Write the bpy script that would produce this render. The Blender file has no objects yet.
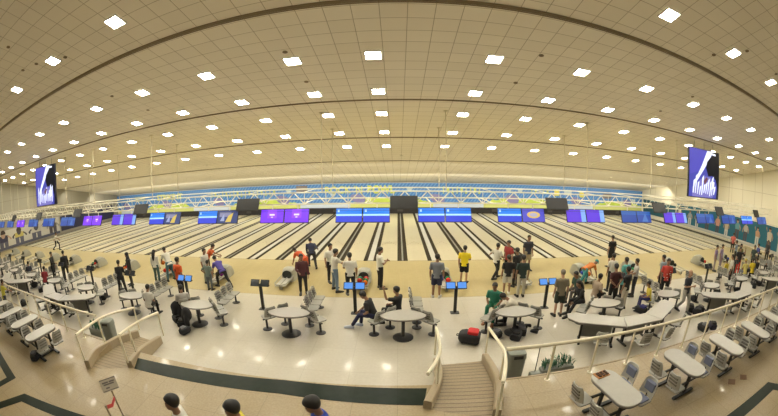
import bpy, bmesh, math, random
from mathutils import Matrix, Vector
random.seed(7)
R = math.radians; PI = math.pi
scn = bpy.context.scene
COL = scn.collection
ORD = ['zeroth','first','second','third','fourth','fifth','sixth','seventh','eighth','ninth','tenth','eleventh','twelfth',
 'thirteenth','fourteenth','fifteenth','sixteenth','seventeenth','eighteenth','nineteenth','twentieth','twenty-first',
 'twenty-second','twenty-third','twenty-fourth','twenty-fifth','twenty-sixth']

# ------------------------------------------------------------------ materials
def mat(name, col, rough=.5, metal=0., emit=None, estr=1., spec=None, coat=0.):
    m = bpy.data.materials.new(name); m.use_nodes = True
    nt = m.node_tree; b = nt.nodes['Principled BSDF']
    b.inputs['Base Color'].default_value = (*col, 1); b.inputs['Roughness'].default_value = rough
    b.inputs['Metallic'].default_value = metal
    if coat: b.inputs['Coat Weight'].default_value = coat; b.inputs['Coat Roughness'].default_value = .06
    if spec is not None: b.inputs['Specular IOR Level'].default_value = spec
    if emit:
        b.inputs['Emission Color'].default_value = (*emit, 1); b.inputs['Emission Strength'].default_value = estr
    # slight procedural variation so nothing is perfectly flat
    if not emit:
        tc = nt.nodes.new('ShaderNodeTexCoord'); n = nt.nodes.new('ShaderNodeTexNoise'); n.inputs['Scale'].default_value = 9
        r = nt.nodes.new('ShaderNodeMix'); r.data_type = 'RGBA'
        r.inputs[6].default_value = (*[c*.92 for c in col], 1); r.inputs[7].default_value = (*[min(1, c*1.06) for c in col], 1)
        nt.links.new(tc.outputs['Object'], n.inputs['Vector']); nt.links.new(n.outputs['Fac'], r.inputs[0])
        nt.links.new(r.outputs[2], b.inputs['Base Color'])
    return m

def nodes(m): return m.node_tree, m.node_tree.nodes['Principled BSDF']

def tile_mat(name, c1, c2, grout, w, h, mortar, rough, off=(0, 0, 0), coat=0., noise=None, offset=0., roughvar=0.):
    m = bpy.data.materials.new(name); m.use_nodes = True
    nt, b = nodes(m); L = nt.links.new
    tc = nt.nodes.new('ShaderNodeTexCoord'); mp = nt.nodes.new('ShaderNodeMapping'); mp.inputs['Location'].default_value = off
    br = nt.nodes.new('ShaderNodeTexBrick'); br.offset = offset; br.squash = 1
    br.inputs['Scale'].default_value = 1; br.inputs['Brick Width'].default_value = w; br.inputs['Row Height'].default_value = h
    br.inputs['Mortar Size'].default_value = mortar; br.inputs['Mortar Smooth'].default_value = .3; br.inputs['Bias'].default_value = 0
    br.inputs['Color1'].default_value = (*c1, 1); br.inputs['Color2'].default_value = (*c2, 1); br.inputs['Mortar'].default_value = (*grout, 1)
    L(tc.outputs['Object'], mp.inputs['Vector']); L(mp.outputs['Vector'], br.inputs['Vector'])
    out = br.outputs['Color']
    if noise:
        n = nt.nodes.new('ShaderNodeTexNoise'); n.inputs['Scale'].default_value = noise[0]; n.inputs['Detail'].default_value = 6
        L(tc.outputs['Object'], n.inputs['Vector'])
        rp = nt.nodes.new('ShaderNodeValToRGB'); rp.color_ramp.elements[0].position = .35; rp.color_ramp.elements[1].position = .7
        rp.color_ramp.elements[0].color = (*noise[1], 1); rp.color_ramp.elements[1].color = (1, 1, 1, 1)
        L(n.outputs['Fac'], rp.inputs['Fac'])
        mx = nt.nodes.new('ShaderNodeMix'); mx.data_type = 'RGBA'; mx.blend_type = 'MULTIPLY'; mx.inputs[0].default_value = 1
        L(out, mx.inputs[6]); L(rp.outputs['Color'], mx.inputs[7]); out = mx.outputs[2]
    L(out, b.inputs['Base Color']); b.inputs['Roughness'].default_value = rough
    if coat: b.inputs['Coat Weight'].default_value = coat; b.inputs['Coat Roughness'].default_value = .05
    if name == 'green_marble': b.inputs['Specular IOR Level'].default_value = .12
    return m

M = {}
M['ceiling'] = tile_mat('ceiling_tiles', (.95, .895, .765), (.91, .855, .725), (.50, .44, .33), .64, .59, .010, .9, off=(-.27, 0, 0))
M['concourse'] = tile_mat('concourse_tiles', (.485, .45, .37), (.465, .43, .35), (.385, .355, .28), 1.2, 1.2, .006, .30, noise=(14, (.93, .92, .90)), coat=.10)
M['platform'] = tile_mat('platform_tiles', (.385, .305, .18), (.36, .283, .162), (.265, .205, .11), .9, .9, .008, .30, noise=(22, (.80, .77, .70)), coat=.08)
M['approach'] = tile_mat('approach_wood', (.42, .34, .155), (.40, .325, .145), (.36, .29, .125), .12, 3.1, .003, .34, coat=.12, noise=(5, (.95, .93, .88)), offset=.5)
M['lane'] = tile_mat('lane_wood', (.52, .47, .32), (.505, .455, .305), (.48, .43, .285), .18, 9., .002, .38, coat=.08, noise=(3, (.96, .95, .92)), offset=.5)
M['wall'] = tile_mat('wall_panels', (.90, .86, .74), (.885, .845, .725), (.60, .54, .43), 3.4, 2.6, .02, .75)
M['ramp'] = tile_mat('ramp_slats', (.35, .28, .18), (.31, .245, .155), (.17, .125, .075), 60, .17, .018, .55, noise=(30, (.78, .75, .7)))
M['kerb'] = mat('kerb_stone', (.36, .29, .19), .5)
M['marble'] = tile_mat('green_marble', (.009, .018, .011), (.007, .015, .009), (.004, .009, .006), .9, 2., .004, .30, noise=(6, (.55, .7, .62)), coat=.0)
M['gutter'] = mat('gutter_plastic', (.045, .036, .022), .85, spec=.15)
M['divider'] = mat('divider_capping', (.26, .25, .215), .6, spec=.2)
M['track'] = mat('track_cover', (.50, .49, .44), .4)
M['foul'] = mat('foul_line_black', (.30, .24, .13), .4)
M['brown'] = mat('ceiling_beam_brown', (.27, .21, .13), .7)
M['cream_metal'] = mat('cream_painted_metal', (.92, .89, .74), .5)
M['rail'] = mat('railing_cream_paint', (.80, .74, .56), .35)
M['rod'] = mat('hanging_rod', (.62, .55, .38), .6)
M['black'] = mat('black_plastic', (.012, .012, .012), .45)
M['screenback'] = mat('projection_screen_black', (.022, .022, .02), .6)
M['darkmetal'] = mat('dark_grey_metal', (.045, .045, .047), .4, metal=.3)
M['seat'] = mat('seat_grey_plastic', (.31, .305, .27), .45)
M['seatback'] = mat('seat_back_light', (.38, .375, .33), .45)
M['seatblue'] = mat('seat_pad_blue_grey', (.16, .18, .26), .7)
M['tabletop'] = mat('table_laminate', (.385, .37, .325), .3)
M['edge'] = mat('table_edge_grey', (.16, .15, .14), .5)
M['panelgrey'] = mat('modesty_panel_grey', (.20, .195, .17), .5)
M['return'] = mat('ball_return_grey', (.33, .325, .265), .4)
M['returndark'] = mat('ball_return_mouth', (.02, .025, .02), .6)
M['white'] = mat('white_plastic', (.8, .79, .75), .4)
M['maskblack'] = mat('pit_dark', (.018, .016, .014), .8)
M['bin'] = mat('bin_grey', (.24, .26, .23), .5)
M['leaf'] = mat('leaf_green', (.03, .13, .07), .6)
M['lightpanel'] = mat('ceiling_light_glow', (1, 1, 1), .5, emit=(1, .945, .79), estr=60)
M['lightframe'] = mat('light_frame_white', (.8, .78, .7), .5)
M['skin'] = mat('skin_brown', (.27, .145, .085), .55)
M['skinlight'] = mat('skin_tan', (.42, .25, .16), .55)
M['hair'] = mat('hair_black', (.012, .010, .009), .55)
M['hairgrey'] = mat('hair_grey', (.16, .13, .10), .6)
M['eye'] = mat('eye_dark', (.02, .015, .012), .3)
M['mouth'] = mat('lip_brown', (.20, .075, .06), .5)
_cm = {}
def cmat(c, rough=.8, kind='cloth'):
    k = (c, rough, kind)
    if k not in _cm: _cm[k] = mat('%s_%d' % (kind, len(_cm)+1), c, rough)
    return _cm[k]
_em = {}
def emat(c, s=1.):
    k = (c, s)
    if k not in _em: _em[k] = mat('screen_glow_%d' % (len(_em)+1), (0, 0, 0), .3, emit=c, estr=s)
    return _em[k]

# ------------------------------------------------------------------ mesh building
class MB:
    def __init__(s): s.v = []; s.f = []
    def add(s, vs, fs, mx=None):
        o = len(s.v)
        s.v += [tuple(mx @ Vector(v)) if mx else tuple(v) for v in vs]; s.f += [tuple(i+o for i in f) for f in fs]; return s
    def box(s, x0, x1, y0, y1, z0, z1, mx=None, ch=0.):
        if ch <= 0:
            vs = [(x, y, z) for z in (z0, z1) for y in (y0, y1) for x in (x0, x1)]
            return s.add(vs, [(0, 2, 3, 1), (4, 5, 7, 6), (0, 1, 5, 4), (2, 6, 7, 3), (0, 4, 6, 2), (1, 3, 7, 5)], mx)
        c = min(ch, (x1-x0)*.45, (y1-y0)*.45, (z1-z0)*.45)
        def ring(z, i):
            a, b, d, e = x0+i, x1-i, y0+i, y1-i
            return [(a+c, d, z), (b-c, d, z), (b, d+c, z), (b, e-c, z), (b-c, e, z), (a+c, e, z), (a, e-c, z), (a, d+c, z)]
        return s.rings([ring(z0, c*.8), ring(z0+c, 0), ring(z1-c, 0), ring(z1, c*.8)], mx)
    def rings(s, rs, mx=None, cap=True, closed=True):
        n = len(rs[0]); vs = [p for r in rs for p in r]; fs = []
        for k in range(len(rs)-1):
            for i in range(n if closed else n-1):
                j = (i+1) % n
                fs.append((k*n+i, k*n+j, (k+1)*n+j, (k+1)*n+i))
        if cap: fs += [tuple(range(n-1, -1, -1)), tuple(range((len(rs)-1)*n, len(rs)*n))]
        return s.add(vs, fs, mx)
    def prism(s, poly, z0, z1, mx=None, ch=0.):
        if ch <= 0: return s.rings([[(x, y, z0) for x, y in poly], [(x, y, z1) for x, y in poly]], mx)
        cx = sum(p[0] for p in poly)/len(poly); cy = sum(p[1] for p in poly)/len(poly)
        def off(d): return [(x-(x-cx)/max(1e-6, math.hypot(x-cx, y-cy))*d, y-(y-cy)/max(1e-6, math.hypot(x-cx, y-cy))*d) for x, y in poly]
        q = off(ch)
        return s.rings([[(x, y, z0) for x, y in q], [(x, y, z0+ch) for x, y in poly], [(x, y, z1-ch) for x, y in poly], [(x, y, z1) for x, y in q]], mx)
    def lathe(s, prof, n=20, mx=None):
        return s.rings([[(r*math.cos(2*PI*i/n), r*math.sin(2*PI*i/n), z) for i in range(n)] for r, z in prof], mx)
    def tube(s, pts, rad, n=8, mx=None, flat=None):
        pts = [Vector(p) for p in pts]; rad = rad if isinstance(rad, (list, tuple)) else [rad]*len(pts)
        rs = []; prev = None
        for i, p in enumerate(pts):
            d = (pts[min(i+1, len(pts)-1)] - pts[max(i-1, 0)])
            d = d.normalized() if d.length > 1e-7 else Vector((0, 0, 1))
            if prev is None:
                a = Vector((1, 0, 0)) if abs(d.x) < .8 else Vector((0, 1, 0))
                u = (a - d*a.dot(d)).normalized()
            else: u = (prev - d*prev.dot(d)).normalized()
            prev = u; w = d.cross(u); r = rad[i]
            rs.append([tuple(p + u*math.cos(2*PI*k/n)*r + w*math.sin(2*PI*k/n)*r) for k in range(n)])
        return s.rings(rs, mx)
    def ell(s, c, r, n=12, m=8, mx=None, rot=None):
        vs = []; rs = []
        for k in range(1, m):
            t = -PI/2 + PI*k/m
            rs.append([(math.cos(t)*math.cos(2*PI*i/n), math.cos(t)*math.sin(2*PI*i/n), math.sin(t)) for i in range(n)])
        def tr(p):
            p = Vector((p[0]*r[0], p[1]*r[1], p[2]*r[2]))
            if rot: p = rot @ p
            return tuple(p + Vector(c))
        vs = [tr(p) for q in rs for p in q]; nn = len(vs); vs += [tr((0, 0, -1)), tr((0, 0, 1))]
        fs = []
        for k in range(m-2):
            for i in range(n):
                j = (i+1) % n; fs.append((k*n+i, k*n+j, (k+1)*n+j, (k+1)*n+i))
        for i in range(n):
            j = (i+1) % n; fs.append((nn, j, i)); fs.append((nn+1, (m-2)*n+i, (m-2)*n+j))
        return s.add(vs, fs, mx)
    def mesh(s, name, m, smooth=False):
        me = bpy.data.meshes.new(name); me.from_pydata(s.v, [], s.f)
        bm = bmesh.new(); bm.from_mesh(me); bmesh.ops.recalc_face_normals(bm, faces=bm.faces); bm.to_mesh(me); bm.free()
        if m: me.materials.append(m)
        if smooth:
            for p in me.polygons: p.use_smooth = True
            if smooth == 'auto':
                try: me.set_sharp_from_angle(angle=R(38))
                except Exception: pass
        return me
    def build(s, name, m, parent=None, smooth=False, **kw):
        o = bpy.data.objects.new(name, s.mesh(name, m, smooth)); COL.objects.link(o)
        if parent: o.parent = parent
        if kw: tag(o, **kw)
        return o

def merge(o, mb, m):
    # surface marks go into the part's own mesh with a second material
    o.data.materials.append(m); idx = len(o.data.materials)-1
    fm = mb.mesh('marks', None); bm = bmesh.new(); bm.from_mesh(o.data); n0 = len(bm.faces); bm.from_mesh(fm)
    bm.faces.ensure_lookup_table()
    for f in bm.faces[n0:]: f.material_index = idx
    bm.to_mesh(o.data); bm.free(); bpy.data.meshes.remove(fm); return o
def tag(o, label=None, cat=None, group=None, kind=None, loc=None, rz=None):
    if label: o['label'] = label
    if cat: o['category'] = cat
    if group: o['group'] = group
    if kind: o['kind'] = kind
    if loc is not None: o.location = loc
    if rz is not None: o.rotation_euler = (0, 0, rz)
    return o
def thing(name, label=None, cat=None, loc=(0, 0, 0), rz=0, group=None):
    o = bpy.data.objects.new(name, None); o.empty_display_size = .1; COL.objects.link(o)
    return tag(o, label, cat, group, loc=loc, rz=rz)
KIDS = {}
def kids(o):
    return KIDS.get(o.name) or [c for c in COL.objects if c.parent == o]
def treeof(o):
    allc = {}
    for c in COL.objects:
        if c.parent: allc.setdefault(c.parent.name, []).append(c)
    def rec(x): return (x, [rec(c) for c in allc.get(x.name, [])])
    return rec(o)
def dup(tree, loc, rz=0, label=None, parent=None):
    o, ch = tree
    c = o.copy(); COL.objects.link(c)
    if parent: c.parent = parent
    else:
        c.location = loc; c.rotation_euler = (o.rotation_euler.x, o.rotation_euler.y, rz)
        if label: c['label'] = label
    for t in ch: dup(t, None, 0, None, c)
    return c
def rounded(hx, hy, r, n=5):
    pts = []
    for cx, cy, a0 in ((hx-r, hy-r, 0), (-hx+r, hy-r, 90), (-hx+r, -hy+r, 180), (hx-r, -hy+r, 270)):
        for i in range(n+1):
            a = R(a0+90*i/n); pts.append((cx+r*math.cos(a), cy+r*math.sin(a)))
    return pts
XL, XR = -41., 33.
def ceil_z(y): return 10 - .18*y
def side(n, what='projection screen'):
    """n-th to the left / right of the middle one"""
    if n == 0: return 'in line with the middle black screen'
    return '%s %s of the middle black screen' % (ORD[abs(n)], 'right' if n > 0 else 'left')

# ------------------------------------------------------------------ room shell
SLOPE = math.atan(.18)
Y_END = 37.4; Y_BACK = -8.
def flat_box(name, m, *a, **k):
    return MB().box(*a).build(name, m, kind='structure', **k)
flat_box('floor', M['concourse'], XL, XR, 4.0, 12.35, -.3, 0)
ap = flat_box('floor', M['approach'], XL, XR, 12.35, 17.62, -.3, .004)
flat_box('floor', M['gutter'], XL, XR, 17.62, Y_END, -.3, -.09)
# sloping ceiling, its texture laid on the plane
c = MB().box(XL, XR, 0, 48, 0, .2).build('ceiling', M['ceiling'], kind='structure')
c.location = (0, Y_BACK, ceil_z(Y_BACK)); c.rotation_euler = (-SLOPE, 0, 0)
for i, (y, hgt, rows) in enumerate(((6.94, .05, 3), (13.2, .07, 1), (18.85, .07, 1), (25.4, .07, 1))):
    b = MB()
    if rows == 3:
        for k in range(3): b.box(XL, XR, y-.09+k*.075, y-.055+k*.075, ceil_z(y)-.03, ceil_z(y)+.03)
    else: b.box(XL, XR, y-.035, y+.035, ceil_z(y)-hgt*.6, ceil_z(y)+.02)
    b.build('trim_%d' % (i+1), M['brown'], kind='structure')
def wall_side(name, x0, x1, tint=1.):
    # a side wall whose top follows the ceiling
    pts = [(Y_BACK, -.3), (Y_END, -.3), (Y_END, ceil_z(Y_END)+.15), (Y_BACK, ceil_z(Y_BACK)+.15)]
    mb = MB(); mb.rings([[(x0, y, z) for y, z in pts], [(x1, y, z) for y, z in pts]])
    o = mb.build(name, None, kind='structure')
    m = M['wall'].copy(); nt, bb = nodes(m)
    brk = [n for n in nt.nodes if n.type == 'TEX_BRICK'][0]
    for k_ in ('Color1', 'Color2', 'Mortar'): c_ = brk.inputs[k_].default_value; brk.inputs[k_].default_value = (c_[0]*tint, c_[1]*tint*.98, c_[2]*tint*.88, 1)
    mp = [n for n in nt.nodes if n.type == 'MAPPING'][0]; mp.inputs['Rotation'].default_value = (0, 0, 0)
    tc = [n for n in nt.nodes if n.type == 'TEX_COORD'][0]
    sx = nt.nodes.new('ShaderNodeSeparateXYZ'); cb = nt.nodes.new('ShaderNodeCombineXYZ')
    nt.links.new(tc.outputs['Object'], sx.inputs[0]); nt.links.new(sx.outputs['Y'], cb.inputs['X']); nt.links.new(sx.outputs['Z'], cb.inputs['Y'])
    nt.links.new(cb.outputs[0], mp.inputs['Vector']); o.data.materials.append(m)
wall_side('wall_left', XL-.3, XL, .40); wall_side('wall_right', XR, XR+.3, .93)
flat_box('wall_back', M['wall'], XL-.3, XR+.3, Y_END, Y_END+.3, -.3, ceil_z(Y_END)+.3)

# raised platform in the foreground with notches for the two ramps
HP = .45
RC_L = [(1.08, 7.54), (1.06, 6.73), (.93, 6.05), (.66, 5.2)]
RC_R = [(2.22, 7.62), (2.22, 6.85), (2.15, 6.05), (1.98, 5.4), (1.78, 4.8)]
RL_L = [(-8.44, 7.5), (-8.55, 6.65), (-8.46, 6.05), (-8.3, 5.3), (-7.92, 4.6)]
RL_R = [(-7.45, 7.42), (-7.33, 6.6), (-7.18, 6.05), (-6.8, 5.2)]
YP = 6.05
poly = [(XL, Y_BACK), (XR, Y_BACK), (XR, YP), (2.15, YP), (1.98, 5.4), (1.78, 4.8), (.66, 5.2), (.93, YP),
        (-7.18, YP), (-6.8, 5.2), (-7.92, 4.6), (-8.3, 5.3), (-8.46, YP), (XL, YP)]
MB().prism(poly, -.3, HP).build('floor', M['platform'], kind='structure')
MB().box(XL, -8.66, YP, YP+.05, -.02, HP+.012).box(2.4, XR, YP, YP+.05, -.02, HP+.012).build('trim_5', M['kerb'], kind='structure')
stripe = [(-6.58, 5.24), (-2.5, 5.50), (.52, 5.34), (.62, 5.93), (-2.5, 6.02), (-6.85, 5.74)]
MB().prism(stripe, HP-.01, HP+.006).build('trim_6', M['marble'], kind='structure')
def ribbon(pts, w):
    P = [Vector((*p, 0)) for p in pts]; Lf = []; Rt = []
    for i, p in enumerate(P):
        d1 = (P[i]-P[i-1]).normalized() if i else (P[1]-P[0]).normalized()
        d2 = (P[i+1]-P[i]).normalized() if i < len(P)-1 else d1
        d = (d1+d2).normalized(); nrm = Vector((-d.y, d.x, 0)); k = w/2/max(.4, nrm.dot(Vector((-d1.y, d1.x, 0))))
        Lf.append(p+nrm*k); Rt.append(p-nrm*k)
    mb = MB()
    for i in range(len(P)-1):
        q = [(v.x, v.y) for v in (Lf[i], Rt[i], Rt[i+1], Lf[i+1])]
        mb.prism(q, HP-.01, HP+.006)
    return mb
ribbon([(-4.6, 3.9), (-9.05, 2.15), (-9.5, 1.0)] if False else [(-4.9, 3.18), (-8.95, 2.2), (-9.6, 1.0), (-9.9, .2)], .34).build('trim_7', M['marble'], kind='structure')
ribbon([(-13.5, 2.95), (-10.35, 2.45), (-10.6, 1.2), (-11.2, .2)], .32).build('trim_8', M['marble'], kind='structure')
ribbon([(6.2, 2.45), (9.55, 2.5), (10.3, 1.6), (12.5, .9)], .36).build('trim_9', M['marble'], kind='structure')
# small brown inlay diamonds in the platform floor
for i, (x, y) in enumerate(((8.35, 3.55), (8.95, 3.45))):
    MB().prism([(x-.22, y), (x, y-.16), (x+.22, y), (x, y+.16)], HP-.01, HP+.006).build('trim_%d' % (10+i), cmat((.15, .07, .03), .3, 'inlay'), kind='structure')

# ramps and their curved kerbs and handrails
def lerp_path(path, y):
    for (x0, y0), (x1, y1) in zip(path, path[1:]):
        if (y0-y)*(y1-y) <= 0 and y0 != y1: return x0+(x1-x0)*(y-y0)/(y1-y0)
    return path[-1][0] if abs(y-path[-1][1]) < abs(y-path[0][1]) else path[0][0]
def rampz(y): return max(0, min(HP, HP*(7.5-y)/(7.5-5.0)))
def ramp(i, PL, PR):
    mb = MB(); rs = []
    n = 12
    def arc(path, t):
        L = [math.dist(a, b) for a, b in zip(path, path[1:])]; T = sum(L)*t
        for (a, b), l in zip(zip(path, path[1:]), L):
            if T <= l: return (a[0]+(b[0]-a[0])*T/l, a[1]+(b[1]-a[1])*T/l)
            T -= l
        return path[-1]
    for k in range(n+1):
        a = arc(PL, k/n); b = arc(PR, k/n); t = k/n; z = .006 + (HP-.004)*t
        rs.append([(a[0], a[1], z), (b[0], b[1], z), (b[0], b[1], -.05), (a[0], a[1], -.05)])
    mb.rings(rs).build('floor', M['ramp'], kind='structure')
ramp(1, RC_L, RC_R); ramp(2, RL_L, RL_R)
def smooth_path(pts, n=5):
    P = [Vector(p) for p in pts]; out = []
    for i in range(len(P)-1):
        p0 = P[max(i-1, 0)]; p1 = P[i]; p2 = P[i+1]; p3 = P[min(i+2, len(P)-1)]
        for k in range(n):
            t = k/n
            out.append(.5*((2*p1)+(-p0+p2)*t+(2*p0-5*p1+4*p2-p3)*t*t+(-p0+3*p1-3*p2+p3)*t**3))
    out.append(P[-1]); return out
def kerb(path, sgn, label):
    P = smooth_path([(x, y, rampz(y)) for x, y in path]); rs = []
    for i, p in enumerate(P):
        d = (P[min(i+1, len(P)-1)]-P[max(i-1, 0)]); d.z = 0; d.normalize(); nrm = Vector((d.y, -d.x, 0))*sgn
        a = p; b = p+nrm*.17; h = p.z+.24; c_ = .02
        rs.append([(a.x, a.y, -.04), (a.x, a.y, h-c_), (a.x+nrm.x*c_, a.y+nrm.y*c_, h), (b.x-nrm.x*c_, b.y-nrm.y*c_, h), (b.x, b.y, h-c_), (b.x, b.y, -.04)])
    o = MB().rings(rs).build('ramp_kerb', M['kerb'], smooth='auto'); tag(o, label, 'kerb')
kerb(RC_L, 1, 'low curved tan stone kerb on the left side of the central ramp')
kerb(RC_R, -1, 'low curved tan stone kerb on the right side of the central ramp')
kerb(RL_L, 1, 'low curved tan stone kerb on the left side of the left ramp')
kerb(RL_R, -1, 'low curved tan stone kerb on the right side of the left ramp')
def handrail(pts, label, posts):
    P = smooth_path(pts)
    t = thing('handrail', label, 'handrail', tuple(pts[0][:2])+(0,))
    o0 = Vector(t.location)
    MB().tube([p-o0 for p in P], .038, 10).build('rail', M['rail'], t, 'auto')
    for k in posts:
        p = Vector(pts[k]); zb = rampz(p.y)+.20 if p.y > 4.9 else HP
        MB().tube([(p.x-o0.x, p.y-o0.y, zb), (p.x-o0.x, p.y-o0.y, p.z-.01)], .028, 8).build('post', M['rail'], t, 'auto')
handrail([(.97, 7.75, 1.0), (.95, 6.9, 1.1), (.84, 6.0, 1.27), (.54, 5.12, 1.4)], 'cream tubular handrail on the left side of the central ramp', (0, 2))
handrail([(2.32, 7.65, 1.0), (2.31, 6.8, 1.1), (2.24, 6.0, 1.25), (2.05, 5.3, 1.34), (1.83, 4.7, 1.4)], 'cream tubular handrail on the right side of the central ramp', (0, 2, 4))
handrail([(-8.5, 7.63, 1.0), (-8.66, 6.8, 1.13), (-8.55, 5.9, 1.27), (-8.14, 4.6, 1.4)], 'cream tubular handrail on the left side of the left ramp', (0, 2, 3))
handrail([(-7.3, 7.6, 1.0), (-7.24, 6.75, 1.13), (-7.02, 5.87, 1.27), (-6.74, 5.22, 1.4)], 'cream tubular handrail on the right side of the left ramp', (0, 2, 3))
def railing(x0, x1, posts, label):
    t = thing('platform_railing', label, 'railing', (min(x0, x1), 5.85, HP))
    a = x0-t.location.x; b = x1-t.location.x
    MB().tube([(a, 0, .95), ((a+b)/2, 0, .95), (b, 0, .95)], .042, 10).build('rail', M['rail'], t, 'auto')
    for x in posts:
        MB().tube([(x-t.location.x, 0, 0), (x-t.location.x, 0, .93)], .032, 8).lathe([(.07, 0), (.07, .012), (.03, .02)], 12, Matrix.Translation((x-t.location.x, 0, 0))).build('post', M['rail'], t, 'auto')
railing(2.22, XR-.1, [3.36+1.19*k for k in range(25)], 'long cream railing along the platform edge right of the central ramp')
railing(-40.8, -8.55, [-9.75-1.22*k for k in range(25)], 'long cream railing along the platform edge left of the left ramp')

# ------------------------------------------------------------------ lanes
P = 1.725; X0 = .257; YF, YE = 17.7, 36.2
def gx(k): return X0+P*k
KMIN, KMAX = -23, 18
def half(k): return .28 if k % 2 == 0 else .38
def lane_label(k):
    if k in (-1, 0): return 'pale wood bowling lane just %s the gutter under the middle black screen' % ('right of' if k == 0 else 'left of')
    n = k+1 if k > 0 else -k
    return 'pale wood bowling lane, %s %s of the middle black screen' % (ORD[n], 'right' if k > 0 else 'left')
for k in range(KMIN, KMAX):
    a = gx(k)+half(k); b = gx(k+1)-half(k+1)
    t = thing('bowling_lane', lane_label(k), 'lane', ((a+b)/2, YF, 0), group='bowling lanes')
    w = (b-a)/2
    bed = MB().box(-w, w, 0, YE-YF, -.089, .002).build('lane_bed', M['lane'], t)
    MB().box(-w, w, -.08, 0, -.05, .006).build('foul_line', M['foul'], t)
    ar = MB()
    for j in range(-3, 4):
        ya = 4.6-abs(j)*.28; xa = j*.14
        ar.prism([(xa-.03, ya), (xa+.03, ya), (xa, ya+.16)], .002, .004)
    for j in (-2, -1, 1, 2):
        xa = j*.13; ar.prism([(xa+.02*math.cos(i*PI/4), 2.1+.02*math.sin(i*PI/4)) for i in range(8)], .002, .004)
    merge(bed, ar, cmat((.28, .17, .07), .4, 'inlay'))
    for s in (-1, 1):
        prof = [(w*s+s*(.0+.235*u), -.02-.065*math.sin(PI*u)) for u in (0, .15, .35, .5, .65, .85, 1)]
        vs = [(x, y, z) for y in (0, YE-YF) for x, z in prof]; n = len(prof)
        MB().add(vs, [(i, i+1, n+i+1, n+i) for i in range(n-1)]).build('gutter', M['gutter'], t)
for k in range(KMIN, KMAX+1):
    h = half(k)-.235
    o = MB().box(-h, h, 0, YE-YF, -.089, .012, ch=.008).build('lane_divider', M['divider'] if k % 2 == 0 else M['track'])
    n = k
    tag(o, '%s capping strip between lane gutters, %s' % ('narrow grey' if k % 2 == 0 else 'wide pale', side(n)), 'divider', 'capping strips between lanes', loc=(gx(k), YF, 0))

# dark pit openings, the machine masking and its printed banner
pit = thing('pinsetter_pit', 'long dark opening of the pinsetters below the printed banner', 'pinsetter', (0, 36.2, 0))
MB().box(XL+.1, XR-.1, 0, .9, .0, .60).build('housing', M['maskblack'], pit)
for k in range(KMIN+1, KMAX, 2):
    MB().box(gx(k)-.30, gx(k)+.30, -.04, 0, .22, .5, ch=.01).build('service_hatch', cmat((.05, .045, .04), .5, 'paint'), pit)

def banner_mat():
    m = bpy.data.materials.new('banner_print'); m.use_nodes = True; nt, b = nodes(m); L = nt.links.new
    N = nt.nodes.new
    def math_(op, a, b2=None):
        n = N('ShaderNodeMath'); n.operation = op
        for i, v in enumerate((a, b2)):
            if v is None: continue
            if isinstance(v, (int, float)): n.inputs[i].default_value = v
            else: L(v, n.inputs[i])
        return n.outputs[0]
    def mix(f, c1, c2):
        n = N('ShaderNodeMix'); n.data_type = 'RGBA'; L(f, n.inputs[0])
        for i, c in ((6, c1), (7, c2)):
            if isinstance(c, tuple): n.inputs[i].default_value = (*c, 1)
            else: L(c, n.inputs[i])
        return n.outputs[2]
    tc = N('ShaderNodeTexCoord'); s = N('ShaderNodeSeparateXYZ'); L(tc.outputs['Object'], s.inputs[0]); x, z = s.outputs['X'], s.outputs['Z']
    st = math_('FRACT', math_('MULTIPLY', math_('SUBTRACT', x, math_('MULTIPLY', z, .8)), 2.6))
    strp = math_('LESS_THAN', st, .38)
    blue = mix(strp, (.055, .19, .52), (.15, .36, .66))
    n1 = N('ShaderNodeTexNoise'); n1.noise_dimensions = '1D'; n1.inputs['Scale'].default_value = .23; L(x, n1.inputs['W'])
    n2 = N('ShaderNodeTexNoise'); n2.noise_dimensions = '1D'; n2.inputs['Scale'].default_value = 1.3; L(x, n2.inputs['W'])
    # lime hills: height of the hills varies along the banner, period 14.5 m
    per = math_('SINE', math_('MULTIPLY', math_('ADD', x, 4.3), 2*PI/14.6))
    hh = math_('ADD', math_('MULTIPLY', per, .75), math_('ADD', 1.05, math_('MULTIPLY', n2.outputs['Fac'], .5)))
    hh = math_('MINIMUM', hh, 1.72)
    lim = math_('LESS_THAN', z, hh)
    mg = mix(n2.outputs['Fac'], (.42, .62, .06), (.64, .72, .12))
    col = mix(lim, blue, mg)
    pz = math_('GREATER_THAN', math_('MULTIPLY', math_('SINE', math_('MULTIPLY', x, 1.1)), math_('SINE', math_('ADD', math_('MULTIPLY', x, .37), math_('MULTIPLY', z, 2.)))), .62)
    pz = math_('MULTIPLY', pz, math_('GREATER_THAN', z, 1.1))
    pz = math_('MULTIPLY', pz, math_('LESS_THAN', z, 2.1))
    col = mix(pz, col, (.22, .20, .42))
    lowband = math_('LESS_THAN', z, 1.02)
    limeb = math_('GREATER_THAN', per, -.35)
    col = mix(lowband, col, mix(limeb, (.62, .70, .78), (.66, .70, .24)))
    L(col, b.inputs['Base Color']); b.inputs['Roughness'].default_value = .6
    return m
ban = MB().box(XL+.15, XR-.15, 36.75, 36.85, .60, 3.22).build('masking_banner', banner_mat())
tag(ban, 'long blue and lime printed banner across the far end above the lanes', 'banner')

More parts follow.
